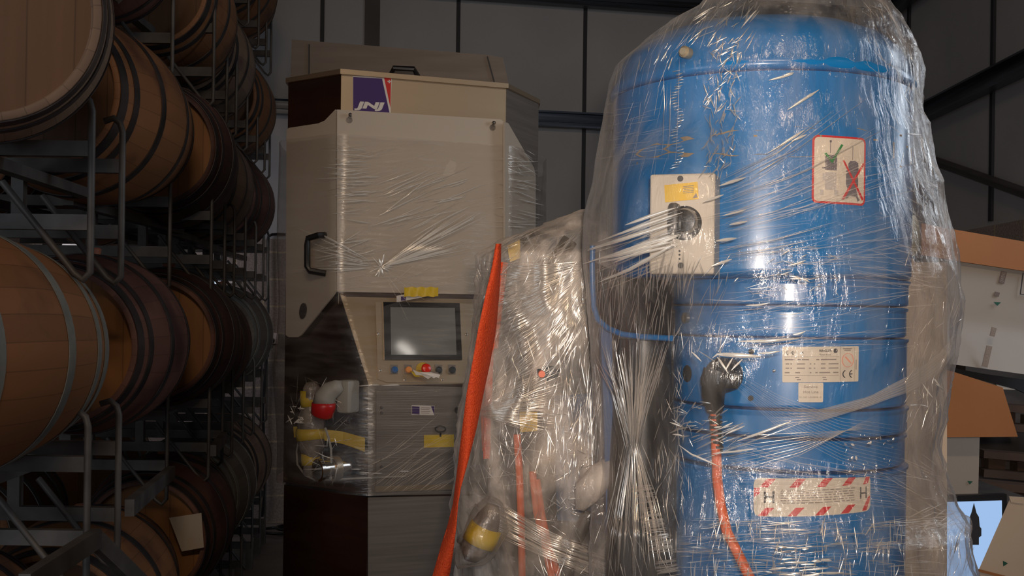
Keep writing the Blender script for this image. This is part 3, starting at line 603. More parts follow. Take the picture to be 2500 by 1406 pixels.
# red and grey industrial socket
sok = MB(); sok.box(fs(872, 966, .05), (.06,.08,.13), math.radians(-30), .012); so = obj('power_socket', sok, M['socket_grey'], sm, True)
blob([fs(876,938,.10), fs(868,942,.10), fs(856,950,.11), fs(848,964,.12), fs(844,982,.12)], [.02,.030,.038,.043,.045], M['socket_grey'], 'socket_shroud', so, .0, 24)
blob([fs(844,980,.12), fs(844,984,.12), fs(839,1008,.12), fs(838,1012,.12)], [.046,.049,.044,.034], M['socket_red'], 'socket_cap', so, .0, 24)
# sawn pipe stub with clamp
d = (nAB2*.9+Vector((-.35,0,-.05))).normalized(); c0 = fs(852, 1138, .01); R3 = d.to_track_quat('Z','Y').to_matrix()
pp_ = obj('pipe_stub', MB().lathe([(.038,0),(.038,.12),(.046,.12),(.046,.135),(.036,.135),(.034,.02)], c0, M3=R3, n=32), M['pipe'], sm, True)
obj('pipe_bore', MB().lathe([(.034,.05),(.034,.052)], c0, M3=R3, n=32), M['black'], pp_)
obj('pipe_clamp', MB().lathe([(.040,.045),(.050,.045),(.050,.07),(.040,.07)], c0, M3=R3, n=32, close=True), M['steel'], pp_, True)
mb = MB(); mb.tube([fs(x, y, .10) for x, y in ((838,1040),(846,1062),(852,1090),(853,1120),(852,1162))], .0045); mb.tube([fs(742,1075,.03), fs(746,1100,.05), fs(757,1130,.07), fs(785,1155,.09), fs(815,1166,.10)], .004); obj('tie_wire', mb, M['socket_grey'], pp_, True)
mb = MB(); mb.tube([fs(815,1166,.10), fs(893,1166,.02), fp(985,1160,PLf)+nBC2*.03, fp(985,1152,PLf)+nBC2*.03], .004); obj('tie_wire', mb, M['socket_grey'], pp_, True)

# ------------------------------------------------------------------ film builders
def film_mesh(rows, ncol, fn):
    """rows: list of params; fn(row_index, u) -> Vector. closed ring"""
    mb = MB()
    for i in range(len(rows)):
        for k in range(ncol): mb.v.append(tuple(fn(i, k/ncol)))
    for i in range(len(rows)-1):
        for k in range(ncol): mb.f.append((i*ncol+k, i*ncol+(k+1)%ncol, (i+1)*ncol+(k+1)%ncol, (i+1)*ncol+k))
    return mb
def bvh_of(*mbs):
    V = []; Fc = []
    for m in mbs:
        b = len(V); V += [Vector(v) for v in m.v]; Fc += [tuple(i+b for i in f) for f in m.f]
    return BVHTree.FromPolygons(V, Fc)
def lerp_tab(tab, y):
    if y <= tab[0][0]: return tab[0][1]
    for (a, va), (b, vb) in zip(tab, tab[1:]):
        if y <= b:
            t = (y-a)/(b-a); t = t*t*(3-2*t)*.35+t*.65; return va+(vb-va)*t
    return tab[-1][1]
class PleatGlints:
    """raised film folds, coloured pale to stand in for highlight streaks"""
    def __init__(s, bvh, bt=5.5): s.b = bvh; s.bt = bt; s.mb = MB(); s.soft = MB(); s.brt = MB()
    def line(s, pts, w, soft=False, lift=.004, n=None, jit=0.0):
        mb = s.soft if soft else (s.brt if w >= s.bt else s.mb)
        L = sum(math.hypot(b[0]-a[0], b[1]-a[1]) for a, b in zip(pts, pts[1:])); n = n or max(4, min(28, int(L/14)+2)); P = []; cum = [0]
        for a, b in zip(pts, pts[1:]): cum.append(cum[-1]+math.hypot(b[0]-a[0], b[1]-a[1]))
        for i in range(n):
            d = L*i/(n-1); k = 0
            while k < len(pts)-2 and d > cum[k+1]: k += 1
            t = (d-cum[k])/max(1e-6, cum[k+1]-cum[k]); x = pts[k][0]+(pts[k+1][0]-pts[k][0])*t; y = pts[k][1]+(pts[k+1][1]-pts[k][1])*t
            if jit: x += random.uniform(-jit, jit); y += random.uniform(-jit, jit)
            r = ray(x, y).normalized(); h = s.b.ray_cast(CAMP, r)
            if h[0] is None: continue
            nn = h[1] if h[1].dot(r) < 0 else -h[1]; P.append((h[0], nn, r))
        if len(P) < 3: return
        m = len(P); b0 = len(mb.v); wm = w*.85*P[0][0].y/F/2
        dmed = sorted(p[0].length for p in P)[m//2]
        P = [p for p in P if abs(p[0].length-dmed) < .45]; m = len(P)
        if m < 3: return
        for i, (p, nn, r) in enumerate(P):
            t = (P[min(i+1,m-1)][0]-P[max(i-1,0)][0]); t = t.normalized() if t.length > 1e-6 else Vector((1,0,0)); sd = t.cross(nn).normalized()
            f = (math.sin(pi*(i+.15)/(m-.7)))**.7 if 0 <= (i+.15)/(m-.7) <= 1 else .1; ww = wm*max(f, .08)
            for a in (-1, -.45, .45, 1): mb.v.append(tuple(p+nn*(lift+ww*.9*(1-a*a))+sd*ww*a))
        for i in range(m-1):
            for k in range(3): mb.f.append((b0+4*i+k, b0+4*i+k+1, b0+4*i+5+k, b0+4*i+4+k))
    def fan(s, c, r0, r1, a0, a1, n, w, soft=False, curve=0.0, wj=.6, rj=.3):
        for i in range(n):
            a = math.radians(a0+(a1-a0)*(i+random.uniform(-.4,.4))/max(1,n-1)); q0 = r0*(1+random.uniform(-rj,rj)); q1 = r1*(1+random.uniform(-rj,rj))
            m = (q0+q1)/2; cv = curve*(q1-q0)
            pts = [(c[0]+q*math.cos(a)-k*cv*math.sin(a), c[1]-q*math.sin(a)-k*cv*math.cos(a)) for q, k in ((q0,0),(m,1),(q1,0))]
            s.line(pts, w*random.uniform(1-wj,1+wj), soft)
    def hatch(s, box, ang, n, ln, w, soft=False, aj=8, poly=None):
        for i in range(n):
            x = random.uniform(box[0], box[2]); y = random.uniform(box[1], box[3]); a = math.radians(ang+random.gauss(0, aj)); l = ln*random.uniform(.35,1.4)/2
            s.line([(x-l*math.cos(a), y+l*math.sin(a)), (x, y+random.uniform(-1.5,1.5)), (x+l*math.cos(a), y-l*math.sin(a))], w*random.uniform(.4,1.5), soft)
    def build(s, name, parent):
        r = []
        if s.mb.v: r.append(tag(obj(name, s.mb, M['pleat_glint'], parent, True, 0), kind='stuff'))
        if s.brt.v: r.append(tag(obj(name, s.brt, M['pleat_glint_bright'], parent, True, 0), kind='stuff'))
        if s.soft.v: r.append(tag(obj(name, s.soft, M['pleat_glint_soft'], parent, True, 0), kind='stuff'))
        return r
# film on the steel machine
rows = [y for y in range(330, 1200, 12)]
def jn(off): return [p for p in off]
loopU = [PF, PA, PB, PC, PD, PE]; loopL = [PF, PA, PB2, PC2, PD, PE]
cen = Vector((-.45, 5.1, 0))
def jfilm(i, u):
    py = rows[i]; t = min(1, max(0, (py-715)/220)); P = [a.lerp(b, t) for a, b in zip(loopU, loopL)]
    z = 1.75+(764-py)*4.5/F; k = u*6; j = int(k) % 6; f = k-int(k); p = P[j].lerp(P[(j+1)%6], f); 
    out = .040+.02*noise.noise(Vector((p.x*4, p.y*4, z*3))); 
    if j == 1 and py > 900: out += .12*math.sin(pi*f)**1.0*min(1,(py-900)/60)*(1 if py < 1170 else max(0, (1200-py)/30))
    if j in (1,2): out += .006*noise.noise(Vector((p.x*3, z*40, 1)))
    nn = Vector(((P[(j+1)%6]-P[j]).y, -(P[(j+1)%6]-P[j]).x, 0)).normalized()
    return Vector((p.x, p.y, z))+nn*out
jm = film_mesh(rows, 168, jfilm)
jf = obj('stretch_film', jm, M['film_thin'], sm, True, 0)
pl = PleatGlints(bvh_of(jm), 2.0)
pl.hatch((832,355,880,640), 2, 42, 90, 2.4, aj=5); pl.hatch((850,385,905,500), 0, 14, 60, 3.0, aj=3)
pl.hatch((960,430,1120,560), 22, 46, 110, 2.6, aj=7); pl.hatch((900,360,1200,640), 14, 46, 160, 2.0, True, aj=7)
pl.fan((930,652), 14, 230, 12, 38, 26, 3.0); pl.fan((930,652), 2, 26, 0, 360, 12, 4.0)  # star-shaped glint and its fan, drawn as pale ribbons
pl.fan((930,652), 30, 170, 150, 186, 18, 2.6); pl.fan((930,652), 20, 120, -60, 0, 8, 2.0, True)
pl.hatch((1232,380,1302,560), -6, 60, 60, 2.0, aj=9); pl.hatch((1236,360,1300,420), -35, 12, 40, 2.6)
pl.hatch((800,580,900,660), 8, 30, 60, 2.2); pl.hatch((850,660,1160,705), 8, 26, 90, 1.8, True, 12)
for y in range(955, 1130, 6): pl.line([(900+random.uniform(0,40), y), (1000, y+random.uniform(-2,2)), (random.uniform(1050,1120), y-random.uniform(0,8))], 1.3, True)
pl.hatch((930,1060,1120,1200), 32, 34, 130, 1.8, True, 6); pl.hatch((900,1130,1110,1250), 35, 18, 120, 1.6, True, 8)
pl.line([(876,943),(900,941),(925,941)], 4); pl.line([(930,942),(975,941)], 4); pl.line([(868,942),(1000,943),(1130,946)], 2, True)
for x, y in ((920,1155),(985,1150),(910,940),(960,940),(870,1145),(890,1154)): pl.line([(x-12,y),(x,y),(x+12,y)], 4)
pl.hatch((708,990,740,1040), 0, 16, 18, 4, aj=60); pl.hatch((760,930,820,1000), 60, 16, 40, 2.2, aj=50); pl.hatch((760,1070,860,1160), 30, 18, 40, 2.0, aj=60); pl.hatch((700,940,900,1180), 80, 30, 60, 1.4, True, 60)
pl.build('fold_glint', jf)

# ================================================================== BLUE VACUUM
CU = (.564, 2.55); RU = .335; CL = (.636, 2.55); RL = .26
vac = thing('industrial_vacuum', 'tall blue industrial vacuum cleaner wrapped in clear stretch film', 'vacuum cleaner', (.58, 2.55, 0))
zf = lambda py, Y=2.2: 1.75+(HY+8-py)*Y/F
def rings(prof, c, n=96): return MB().lathe(prof, (c[0], c[1], 0), n=n)
zr = zf(142); zb_ = zf(676, 2.25)
obj('drum', rings([(.20, zb_+.001), (RU-.02, zb_), (RU-.004, zb_+.004), (RU, zb_+.012), (RU, zb_+.018), (RU, zb_+.05), (RU, zr-.05), (RU, zr-.026), (RU, zr-.02)], CU), M['blue'], vac, True, 60)
obj('lid_seal', rings([(RU-.006, zr-.024), (RU-.006, zr-.012)], CU), M['blue_dark'], vac)
obj('lid', rings([(RU+.002, zr-.016), (RU+.007, zr-.011), (RU+.008, zr-.002), (RU+.003, zr+.008), (RU-.004, zr+.02), (RU-.010, zr+.045), (RU-.024, zr+.072), (RU-.052, zr+.098), (RU-.10, zr+.120), (RU-.17, zr+.138), (.07, zr+.15), (.001, zr+.152)], CU), M['blue'], vac, True, 60)
# lower stacked sections
lv = [('motor_ring', 676, 742, .262), ('upper_section', 746, 822, .258), ('waist_ring', 826, 998, .260), ('middle_section', 1003, 1068, .262), ('filter_section', 1074, 1150, .258), ('dust_container', 1156, 1500, .262)]
for nme, y0, y1, r in lv:
    z0 = zf(y1, 2.29); z1 = zf(y0, 2.29)
    obj(nme, rings([(.2, z0), (r-.004, z0), (r, z0+.004), (r, z0+.008), (r, z0+.012), (r, z1-.018), (r, z1-.014), (r, z1-.010), (r+.004, z1-.006), (r+.004, z1-.001), (r-.004, z1), (.2, z1)], CL), M['blue'], vac, True, 50)
z0 = zf(1500, 2.29); obj('core', rings([(.235, z0), (.235, zb_)], CL), M['blue_dark'], vac)
obj('base_section', rings([(.255, .16), (.262, .165), (.262, z0-.006), (.255, z0)], CL), M['blue'], vac, True, 50)
mb = MB(); mb.box((CL[0], CL[1], .13), (.62, .62, .05), 0, .01); obj('chassis', mb, M['cab'], vac)
for dx in (-.25, .25):
    for dy in (-.25, .25): obj('castor', MB().lathe([(.02,-.02),(.05,-.02),(.052,0),(.05,.02),(.02,.02)], (CL[0]+dx, CL[1]+dy, .052), axis='Y', n=24), M['rubber'], vac, True)
def radial(px, py, c, R): 
    th, z = on_cyl(px, py, c, R); n = Vector((math.cos(th), math.sin(th), 0)); return Vector((c[0], c[1], z))+n*R, n
# bolts, holes
for px, py, c, R, r, h, m in ((1680,130,CU,RU,.012,.018,'gold'), (1678,776,CL,RL,.012,.008,'bolt'), (1678,912,CL,.261,.019,.001,'black'), (1833,972,CL,.261,.006,.001,'black'), (1835,858,CL,.261,.006,.003,'rubber'), (1890,905,CL,.261,.003,.003,'pipe')):
    p, n = radial(px, py, c, R); obj('bolt' if m in ('bolt','gold','pipe') else 'opening', MB().lathe([(r,0),(r,h),(r*.6,h*1.3)], p, M3=n.to_track_quat('Z','Y').to_matrix(), n=20), M[m], vac, True)
# switch box
p, n = radial(1680, 545, CU, RU); tx = Vector((-n.y, n.x, 0)); tx = tx if tx.x > 0 else -tx
nb = Vector((-.30, -.954, 0)).normalized(); tb = Vector((.954, -.30, 0)).normalized()
pc = at(1665, 545, 2.19); bw = .150; bh = zt(1665,425,2.19)-zt(1665,670,2.19)
mb = MB(); ang = math.atan2(tb.y, tb.x); cb = Vector((pc.x, pc.y, (zt(1665,425,2.19)+zt(1665,668,2.19))/2))
mb.box(cb-nb*.04, (bw*.86, .085, bh), ang, .004); sbx = obj('switch_box', mb, M['box_grey'], vac)
def bp(px, py, h=.0): return on_plane(px, py, cb+nb*.0028, nb)+nb*h
mb = MB(); mb.slab([bp(x, y) for x, y in ((1622,452),(1703,444),(1706,486),(1624,494))], nb, .0012); yl = obj('warning_label', mb, M['label_yellow'], sbx)
mb = MB(); mb.slab([bp(x, y, .0014) for x, y in ((1700,471),(1691,484),(1704,482))], nb, .0006)
for k in range(5): mb.slab([bp(x, y, .0014) for x, y in ((1668,455+4*k),(1694,452+4*k),(1694,453.5+4*k),(1668,456.5+4*k))], nb, .0005)
obj('label_print', mb, M['ink_soft'], yl)
mnb = nb.to_track_quat('Z','Y').to_matrix()
obj('switch_rosette', MB().lathe([(.034,0),(.034,.006),(.028,.010)], bp(1672,545), M3=mnb, n=36), M['black_gloss'], sbx, True)
sw = obj('switch_knob', MB().lathe([(.024,0),(.026,.02),(.022,.034),(.006,.036)], bp(1676,543,.008), M3=mnb, n=30), M['black_gloss'], sbx, True)
mb = MB(); k0 = bp(1655,540,.045); mb.box(k0, (.020,.034,.062), ang, .006); obj('knob_grip', mb, M['black'], sw, True)
for px, py, r in ((1661,436,.006),(1662,648,.006),(1659,613,.002),(1659,622,.002),(1659,632,.002)): obj('screw_hole', MB().lathe([(r,0),(r,.001)], bp(px,py), M3=mnb, n=14), M['ink'], sbx)
# outlined tan logo at the left
S = cyl_surf(CU, RU, [(1478,352),(1552,336),(1552,418),(1478,434)])
mb = MB()
def ring_strip(mb, S, a, b, ra, rb, w, t0=0, t1=360, h=.001):
    n = 28
    for k in range(n):
        t = math.radians(t0+(t1-t0)*k/n); u = math.radians(t0+(t1-t0)*(k+1)/n)
        mb.add([S.fn(a+ra*math.cos(t), b+rb*math.sin(t), h), S.fn(a+ra*math.cos(u), b+rb*math.sin(u), h), S.fn(a+(ra-w)*math.cos(u), b+(rb-w)*math.sin(u), h), S.fn(a+(ra-w)*math.cos(t), b+(rb-w)*math.sin(t), h)], [(0,1,2,3)])
ring_strip(mb, S, .66, .5, .34, .46, .05); S.rect(mb, .12, .10, .62, .15, .001); S.rect(mb, .30, .12, .37, .92, .001); S.rect(mb, -.1, .86, .55, .92, .001); S.rect(mb, .62, .3, .68, .75, .0012); S.rect(mb, .5, .3, .85, .35, .0012)
obj('faded_logo', mb, M['tan'], vac)
# lifting pictogram
S = cyl_surf(CU, RU, [(1983,329),(2113,338),(2111,503),(1981,495)])
mb = MB(); S.rect(mb, 0, 0, 1, 1, .0008, 14, .09, .075); pk = obj('lifting_sticker', mb, M['sticker_red'], vac)
mb = MB(); S.rect(mb, .035, .03, .965, .97, .0014, 14, .07, .055); obj('sticker_field', mb, M['sticker'], pk)
mb = MB(); S.rect(mb, .305, .08, .315, .26, .002, 1); S.rect(mb, .295, .07, .33, .10, .002, 1); S.poly(mb, [(.22,.31),(.26,.285),(.38,.285),(.43,.31),(.43,.51),(.22,.51)], .002); S.rect(mb, .17, .47, .23, .49, .002, 1)
S.rect(mb, .72, .14, .73, .34, .002, 1); S.poly(mb, [(.64,.40),(.68,.355),(.78,.35),(.84,.38),(.85,.53),(.82,.56),(.84,.60),(.84,.72),(.80,.76),(.84,.88),(.88,.92),(.84,.95),(.80,.88),(.68,.87),(.62,.91),(.58,.90),(.64,.80),(.60,.70),(.60,.55),(.65,.52)], .002); S.rect(mb, .60, .50, .66, .52, .002, 1)
obj('machine_drawing', mb, mat('print_grey', (.14,.12,.14), .6), pk)
mb = MB(); S.rect(mb, .22, .54, .42, .80, .002, 2); S.rect(mb, .13, .80, .20, .88, .002, 1); S.rect(mb, .38, .80, .46, .88, .002, 1); S.rect(mb, .18, .56, .22, .66, .002, 1); obj('ghost_drawing', mb, M['ink_pale'], pk)
mb = MB(); S.poly(mb, [(.20,.27),(.24,.255),(.33,.36),(.50,.12),(.54,.13),(.34,.41)], .0028); obj('green_tick', mb, M['green'], pk)
mb = MB(); S.poly(mb, [(.53,.36),(.56,.35),(.95,.90),(.92,.93)], .0030); S.poly(mb, [(.93,.37),(.96,.39),(.56,.93),(.51,.93)], .0034); obj('red_cross', mb, M['sticker_red'], pk)
# rating plate
S = cyl_surf(CL, .262, [(1910,846),(2096,845),(2095,931),(1910,933)])
mb = MB(); S.rect(mb, 0, 0, 1, 1, .0008, 16, .015, .03); rp = obj('rating_plate', mb, M['sticker'], vac)
mb = MB(); S.rect(mb, .733, 0, .738, 1, .0015, 1); S.rect(mb, .02, .285, .72, .295, .0015); S.rect(mb, .02, .80, .72, .81, .0015); S.rect(mb, .935, .03, .938, .97, .0015, 1)
for b_0, segs in ((.35, ((.03,.15),(.18,.33),(.42,.46),(.48,.68))), (.47, ((.04,.085),(.1,.12),(.18,.28),(.34,.36),(.39,.41),(.48,.54),(.58,.71))), (.59, ((.04,.085),(.1,.12),(.18,.28),(.33,.36),(.39,.41),(.48,.54),(.58,.71))), (.715, ((.03,.09),(.16,.22),(.34,.36),(.41,.44),(.46,.60),(.64,.71))), (.85, ((.16,.55),)), (.91, ((.18,.56),))):
    for a0, a1 in segs: S.rect(mb, a0, b_0, a1, b_0+.03, .0016, 1)
S.rect(mb, .77, .05, .90, .075, .0016, 1); S.rect(mb, .79, .095, .88, .12, .0016, 1); S.rect(mb, .955, .38, .965, .66, .0016, 1)
obj('plate_print', mb, M['ink_soft'], rp)
mb = MB(); S.text(mb, 'RINGLER', .46, .085, .62, .15, .0018, .03); S.disc(mb, .67, .12, .028, .065, .0018)
def ce(S, mb, a0, b0, w, h, st=.014):
    for dx in (0, w*.62):
        ring = [(a0+dx+w*.42, b0)]; n = 12
        for k in range(n):
            t = math.radians(110+140*k/n); u = math.radians(110+140*(k+1)/n); rx = w*.38; ry = h*.5; cx = a0+dx+rx; cy = b0+ry
            mb.add([S.fn(cx+rx*math.cos(t), cy-ry*math.sin(t), .0018), S.fn(cx+rx*math.cos(u), cy-ry*math.sin(u), .0018), S.fn(cx+(rx-st)*math.cos(u), cy-(ry-st*1.8)*math.sin(u), .0018), S.fn(cx+(rx-st)*math.cos(t), cy-(ry-st*1.8)*math.sin(t), .0018)], [(0,1,2,3)])
    S.rect(mb, a0+w*.64, b0+h*.44, a0+w*.95, b0+h*.56, .0018, 1)
ce(S, mb, .045, .11, .11, .13, .010); ce(S, mb, .765, .66, .15, .24, .014)
S.text(mb, 'UL', .225, .14, .265, .20, .0018, .03, .3); S.text(mb, 'Motor Brand', .46, .20, .61, .25, .0018)
obj('plate_lettering', mb, M['ink'], rp)
mb = MB(); ring_strip(mb, S, .84, .39, .085, .20, .012, h=.0018); S.poly(mb, [(.795,.30),(.81,.28),(.88,.44),(.865,.46)], .0018); S.disc(mb, .882, .47, .008, .02, .0018, 8); obj('inspection_seal', mb, M['salmon'], rp)
S = cyl_surf(CL, .262, [(1949,934),(2010,934),(2009,982),(1949,982)])
mb = MB(); S.rect(mb, 0, 0, 1, 1, .0008, 6, .05, .06); hl = obj('hotline_label', mb, M['sticker'], vac)
mb = MB(); S.text(mb, 'Service', .22, .14, .76, .27, .0016, .01); S.text(mb, 'Hot Line', .20, .40, .80, .54, .0016, .01); S.text(mb, '01-3421-500898 -0', .04, .70, .92, .78, .0016); obj('label_lettering', mb, M['ink_soft'], hl)
# warning strip ACHTUNG
S = cyl_surf(CL, .264, [(1840,1166),(2124,1157),(2124,1246),(1840,1260)])
mb = MB(); S.rect(mb, 0, 0, 1, 1, .0010, 18, .055, .16); ac = obj('warning_sticker', mb, M['sticker'], vac)
mb = MB()
for a in (.10, .34, .56, .775): 
    w = .07; S.poly(mb, [(a+.012,.015),(a+.012+w,.015),(a+w-.05,.24),(a-.05,.24)], .0018); S.poly(mb, [(a,.77),(a+w,.77),(a+w-.065,.985),(a-.065,.985)], .0018)
S.poly(mb, [(.005,.26),(.05,.25),(.055,.40),(.005,.50)], .0018); S.poly(mb, [(.955,.02),(.995,.05),(.97,.24),(.92,.26)], .0018); S.poly(mb, [(.97,.62),(.995,.58),(.99,.72),(.955,.97),(.91,.97)], .0018)
obj('red_stripes', mb, M['sticker_red'], ac)
mb = MB(); S.rect(mb, .085, .33, .103, .64, .0018, 1); S.rect(mb, .155, .33, .173, .64, .0018, 1); S.rect(mb, .085, .47, .173, .51, .0018, 1); S.rect(mb, .89, .32, .904, .64, .0018, 1); S.rect(mb, .945, .32, .959, .64, .0018, 1); S.rect(mb, .89, .47, .959, .51, .0018, 1)
obj('hazard_symbols', mb, M['ink'], ac)
mb = MB(); S.text(mb, 'ACHTUNG:', .22, .29, .42, .36, .0018, .02)
for k in range(6):
    x = .44 if k == 0 else .22
    while x < .83: w = random.uniform(.02,.07); S.rect(mb, x, .31+.065*k, min(x+w,.84), .333+.065*k, .0018, 1); x += w+.012
obj('warning_lettering', mb, M['ink_soft'], ac)
# brassy cap at the right
p, n = radial(2222, 575, CU, RU-.001); mr = n.to_track_quat('Z','Y').to_matrix()
p = at(2222, 575, 2.50); n = Vector((.80,-.60,0)).normalized(); mr = n.to_track_quat('Z','Y').to_matrix(); cpn = obj('side_cap', MB().lathe([(.050,-.05),(.050,.0),(.046,.008),(.030,.010)], p, M3=mr, n=36), M['gold'], vac, True); obj('cap_rim', MB().lathe([(.050,-.012),(.054,-.012),(.054,.002),(.050,.002)], p, M3=mr, n=36, close=True), M['rubber'], cpn, True)
# plug, strain relief and orange cable
q = lambda px, py, h=.03: (lambda pn: pn[0]+pn[1]*h)(radial(px, py, CL, RL))
mb = MB(); pl0 = q(1779, 915, .03); mb.lathe([(.030,-.03),(.036,-.028),(.038,.0),(.034,.012),(.02,.016)], pl0, M3=radial(1779,915,CL,RL)[1].to_track_quat('Z','Y').to_matrix(), n=28)
mb.tube([q(1779,905,.045), q(1775,930,.05), q(1770,965,.045), q(1768,1000,.035)], [.030,.028,.024,.018], 16); plg = obj('plug', mb, M['rubber'], vac, True)
mb = MB(); mb.box(q(1778,930,.035), (.078,.05,.03), -.1, .008); obj('plug_collar', mb, M['rubber'], plg, True)
pts = [q(1768,1000,.035), q(1768,1030,.035), q(1770,1060,.036), q(1772,1090,.038), q(1774,1110,.04), q(1785,1160,.06), q(1800,1220,.08), q(1818,1280,.10), q(1840,1330,.11), q(1862,1385,.12), q(1880,1440,.12), q(1905,1520,.12)]
cb_ = obj('power_cable', MB().tube(pts, .0105, 14), M['cable'], plg, True)
mb = MB()
for k in range(8):
    t = 1004+k*12; mb.tube([q(1768+k*.8,t-3.4,.035), q(1768+k*.8,t+3.4,.035)], [.0145-.0003*k]*2, 14)
mb.tube([q(1762,1000,.035), q(1764,1060,.035), q(1768,1102,.038)], .004, 8); mb.tube([q(1776,1000,.040), q(1778,1060,.037), q(1782,1102,.036)], .004, 8)
obj('strain_relief', mb, M['rubber'], plg, True)
# blue inlet bracket and black filter housing at the left
Yb = 2.30
edge = [(1447,600),(1446,650),(1447,700),(1450,750),(1460,780),(1485,802),(1520,816),(1570,822),(1640,826)]
mb = MB(); mb.tube([at(x, y, 2.50-.17*(x-1447)/193) for x, y in edge], .0065, 10); brk = obj('bracket_rim', mb, M['blue'], vac, True)
mb = MB(); mb.slab([at(x, y, 2.52-.15*(x-1447)/193) for x, y in [(1450,640),(1452,750),(1464,782),(1490,801),(1570,818),(1640,822),(1640,690),(1500,660)]], (0,1,0), .04); obj('inlet_recess', mb, M['rubber'], vac)
mb = MB(); mb.lathe([(.075,.15),(.078,.2),(.080,1.1),(.078,1.35),(.06,1.70)], (at(1575,1100,2.45).x, 2.50, 0), n=40); obj('filter_housing', mb, M['rubber'], vac, True)
mb = MB(); mb.slab([at(x, y, 2.50) for x, y in ((1466,800),(1494,812),(1500,1300),(1482,1310),(1474,1000))], (0,1,0), .05); obj('side_rail', mb, M['blue_dull'], vac)
# film over the vacuum
LT = [(-420,1960),(-200,1830),(-60,1740),(0,1690),(50,1610),(90,1558),(150,1492),(200,1474),(260,1464),(420,1440),(520,1418),(620,1414),(720,1424),(850,1432),(960,1438),(1080,1445),(1160,1445),(1260,1440),(1406,1440),(1800,1440),(2700,1440)]
RT = [(-420,1990),(-200,2070),(-60,2140),(0,2160),(50,2200),(100,2222),(170,2243),(270,2250),(380,2272),(480,2298),(600,2335),(720,2348),(850,2334),(900,2312),(1000,2302),(1070,2286),(1130,2300),(1200,2330),(1255,2372),(1320,2374),(1406,2374),(1800,2380),(2700,2380)]
vrows = []
y = -415
while y < 2560: vrows.append(y); y += 7 if y < 1420 else 40
def vfilm(i, u):
    py = vrows[i]; L = lerp_tab(LT, py); R = lerp_tab(RT, py); rl = ROLL*(HY-py)
    aL = math.atan((L-rl-1250)/F); aR = math.atan((R-rl-1250)/F); md = (aL+aR)/2; hf = (aR-aL)/2; D = 2.615; r = D*math.sin(hf)
    cx = D*math.sin(md); cy = D*math.cos(md)
    z = max(.02, CZ+(HY-py)*2.5/F)
    th = -pi/2+2*pi*(u-.5); px_ = cx+r*math.cos(th); py_ = cy+r*math.sin(th)
    front = max(0, -math.sin(th)); v = Vector((px_*6, py_*6, z*3))
    rg = 1-abs(noise.noise(v*1.7)); rg2 = 1-abs(noise.noise(Vector((px_*14, py_*14, z*9))))
    amp = .35 if py < 1250 else 1.0
    rt = max(0, math.cos(th)-.35); d = (.012*(rg**3)+.006*(rg2**2))*(amp+2.0*rt)-.012
    # drape over the switch box and plug
    az = math.atan((1670-1250)/F); ta = math.atan2(px_, py_)
    if front > 0:
        d += .095*math.exp(-((ta-az+.008)/.052)**4-((py-548)/165)**4) + .03*math.exp(-((ta-math.atan(530/F))/.03)**2-((py-910)/60)**2)
        # pull in towards the pinch at the left
        d -= .02*math.exp(-((ta-math.atan(330/F))/.05)**2-((py-1080)/120)**2)
    return Vector((cx+(r+d)*math.cos(th), cy+(r+d)*math.sin(th), z))
vm = film_mesh(vrows, 220, vfilm)
vf = obj('stretch_film', vm, M['film'], vac, True, 0)
P = PleatGlints(bvh_of(vm))
# fan of painted highlight streaks pulled round the switch knob to the lower left
for i in range(16):
    t = i/15; y0 = 508+88*t; x0 = 1662+random.uniform(-22,6); L = random.uniform(90,235); sl = .36-.10*t+random.uniform(-.03,.03)
    P.line([(x0, y0), (x0-L*.5, y0+L*.5*sl*.95), (x0-L, y0+L*sl)], random.choice((3,5,8,11,13)))
for i in range(26):
    y0 = random.uniform(520,640); L = random.uniform(80,220); P.line([(1650, y0), (1650-L*.5, y0+L*.2), (1650-L, y0+L*.42)], 2.2, random.random()<.5)
P.line([(1466,688),(1540,655),(1655,592)], 10); P.line([(1500,640),(1600,600),(1660,575)], 8)
# swept lines to the upper right
for i in range(34):
    y0 = random.uniform(430,640); x0 = random.uniform(1745,1790); L = random.uniform(120,480); a = math.radians(34-(y0-430)*.13+random.uniform(-3,3))
    P.line([(x0, y0), (x0+L*.5*math.cos(a*.8), y0-L*.5*math.sin(a*.8)), (x0+L*math.cos(a*.9), y0-L*math.sin(a*1.02))], random.choice((1.6,2.4,3.4)), random.random()<.6)
for x, y, L, a, w in ((1905,190,60,14,7),(1925,182,26,14,7),(1960,245,90,33,8),(1930,340,80,33,8),(1975,235,30,30,9),(1760,640,50,18,9),(1770,585,50,8,9),(1785,445,70,18,8),(1790,520,60,14,6),(1800,545,46,10,7),(1740,485,50,20,8),(1880,405,90,30,5),(1950,338,40,24,7),(1900,360,70,30,5)):  # single glints on the drum, drawn as pale ribbons
    c = math.cos(math.radians(a)); s_ = math.sin(math.radians(a)); P.line([(x-L/2*c, y+L/2*s_), (x, y), (x+L/2*c, y-L/2*s_)], w)
P.hatch((1770,380,2210,640), 12, 70, 190, 1.7, True, 6); P.hatch((1800,620,2240,860), 6, 90, 210, 1.7, True, 6); P.hatch((1780,600,2050,720), 10, 34, 26, 3.6, aj=25); P.hatch((1830,640,2000,700), 0, 14, 40, 5, aj=12)
for y, x0, x1, w in ((832,1800,1950,9),(862,1850,1905,7),(745,1820,1880,6),(768,1900,1960,4),(705,1830,1880,5),(815,1935,1965,6)): P.line([(x0,y+random.uniform(-3,3)),((x0+x1)/2,y),(x1,y-6)], w)  # short highlights across the lower rings, drawn as ribbons
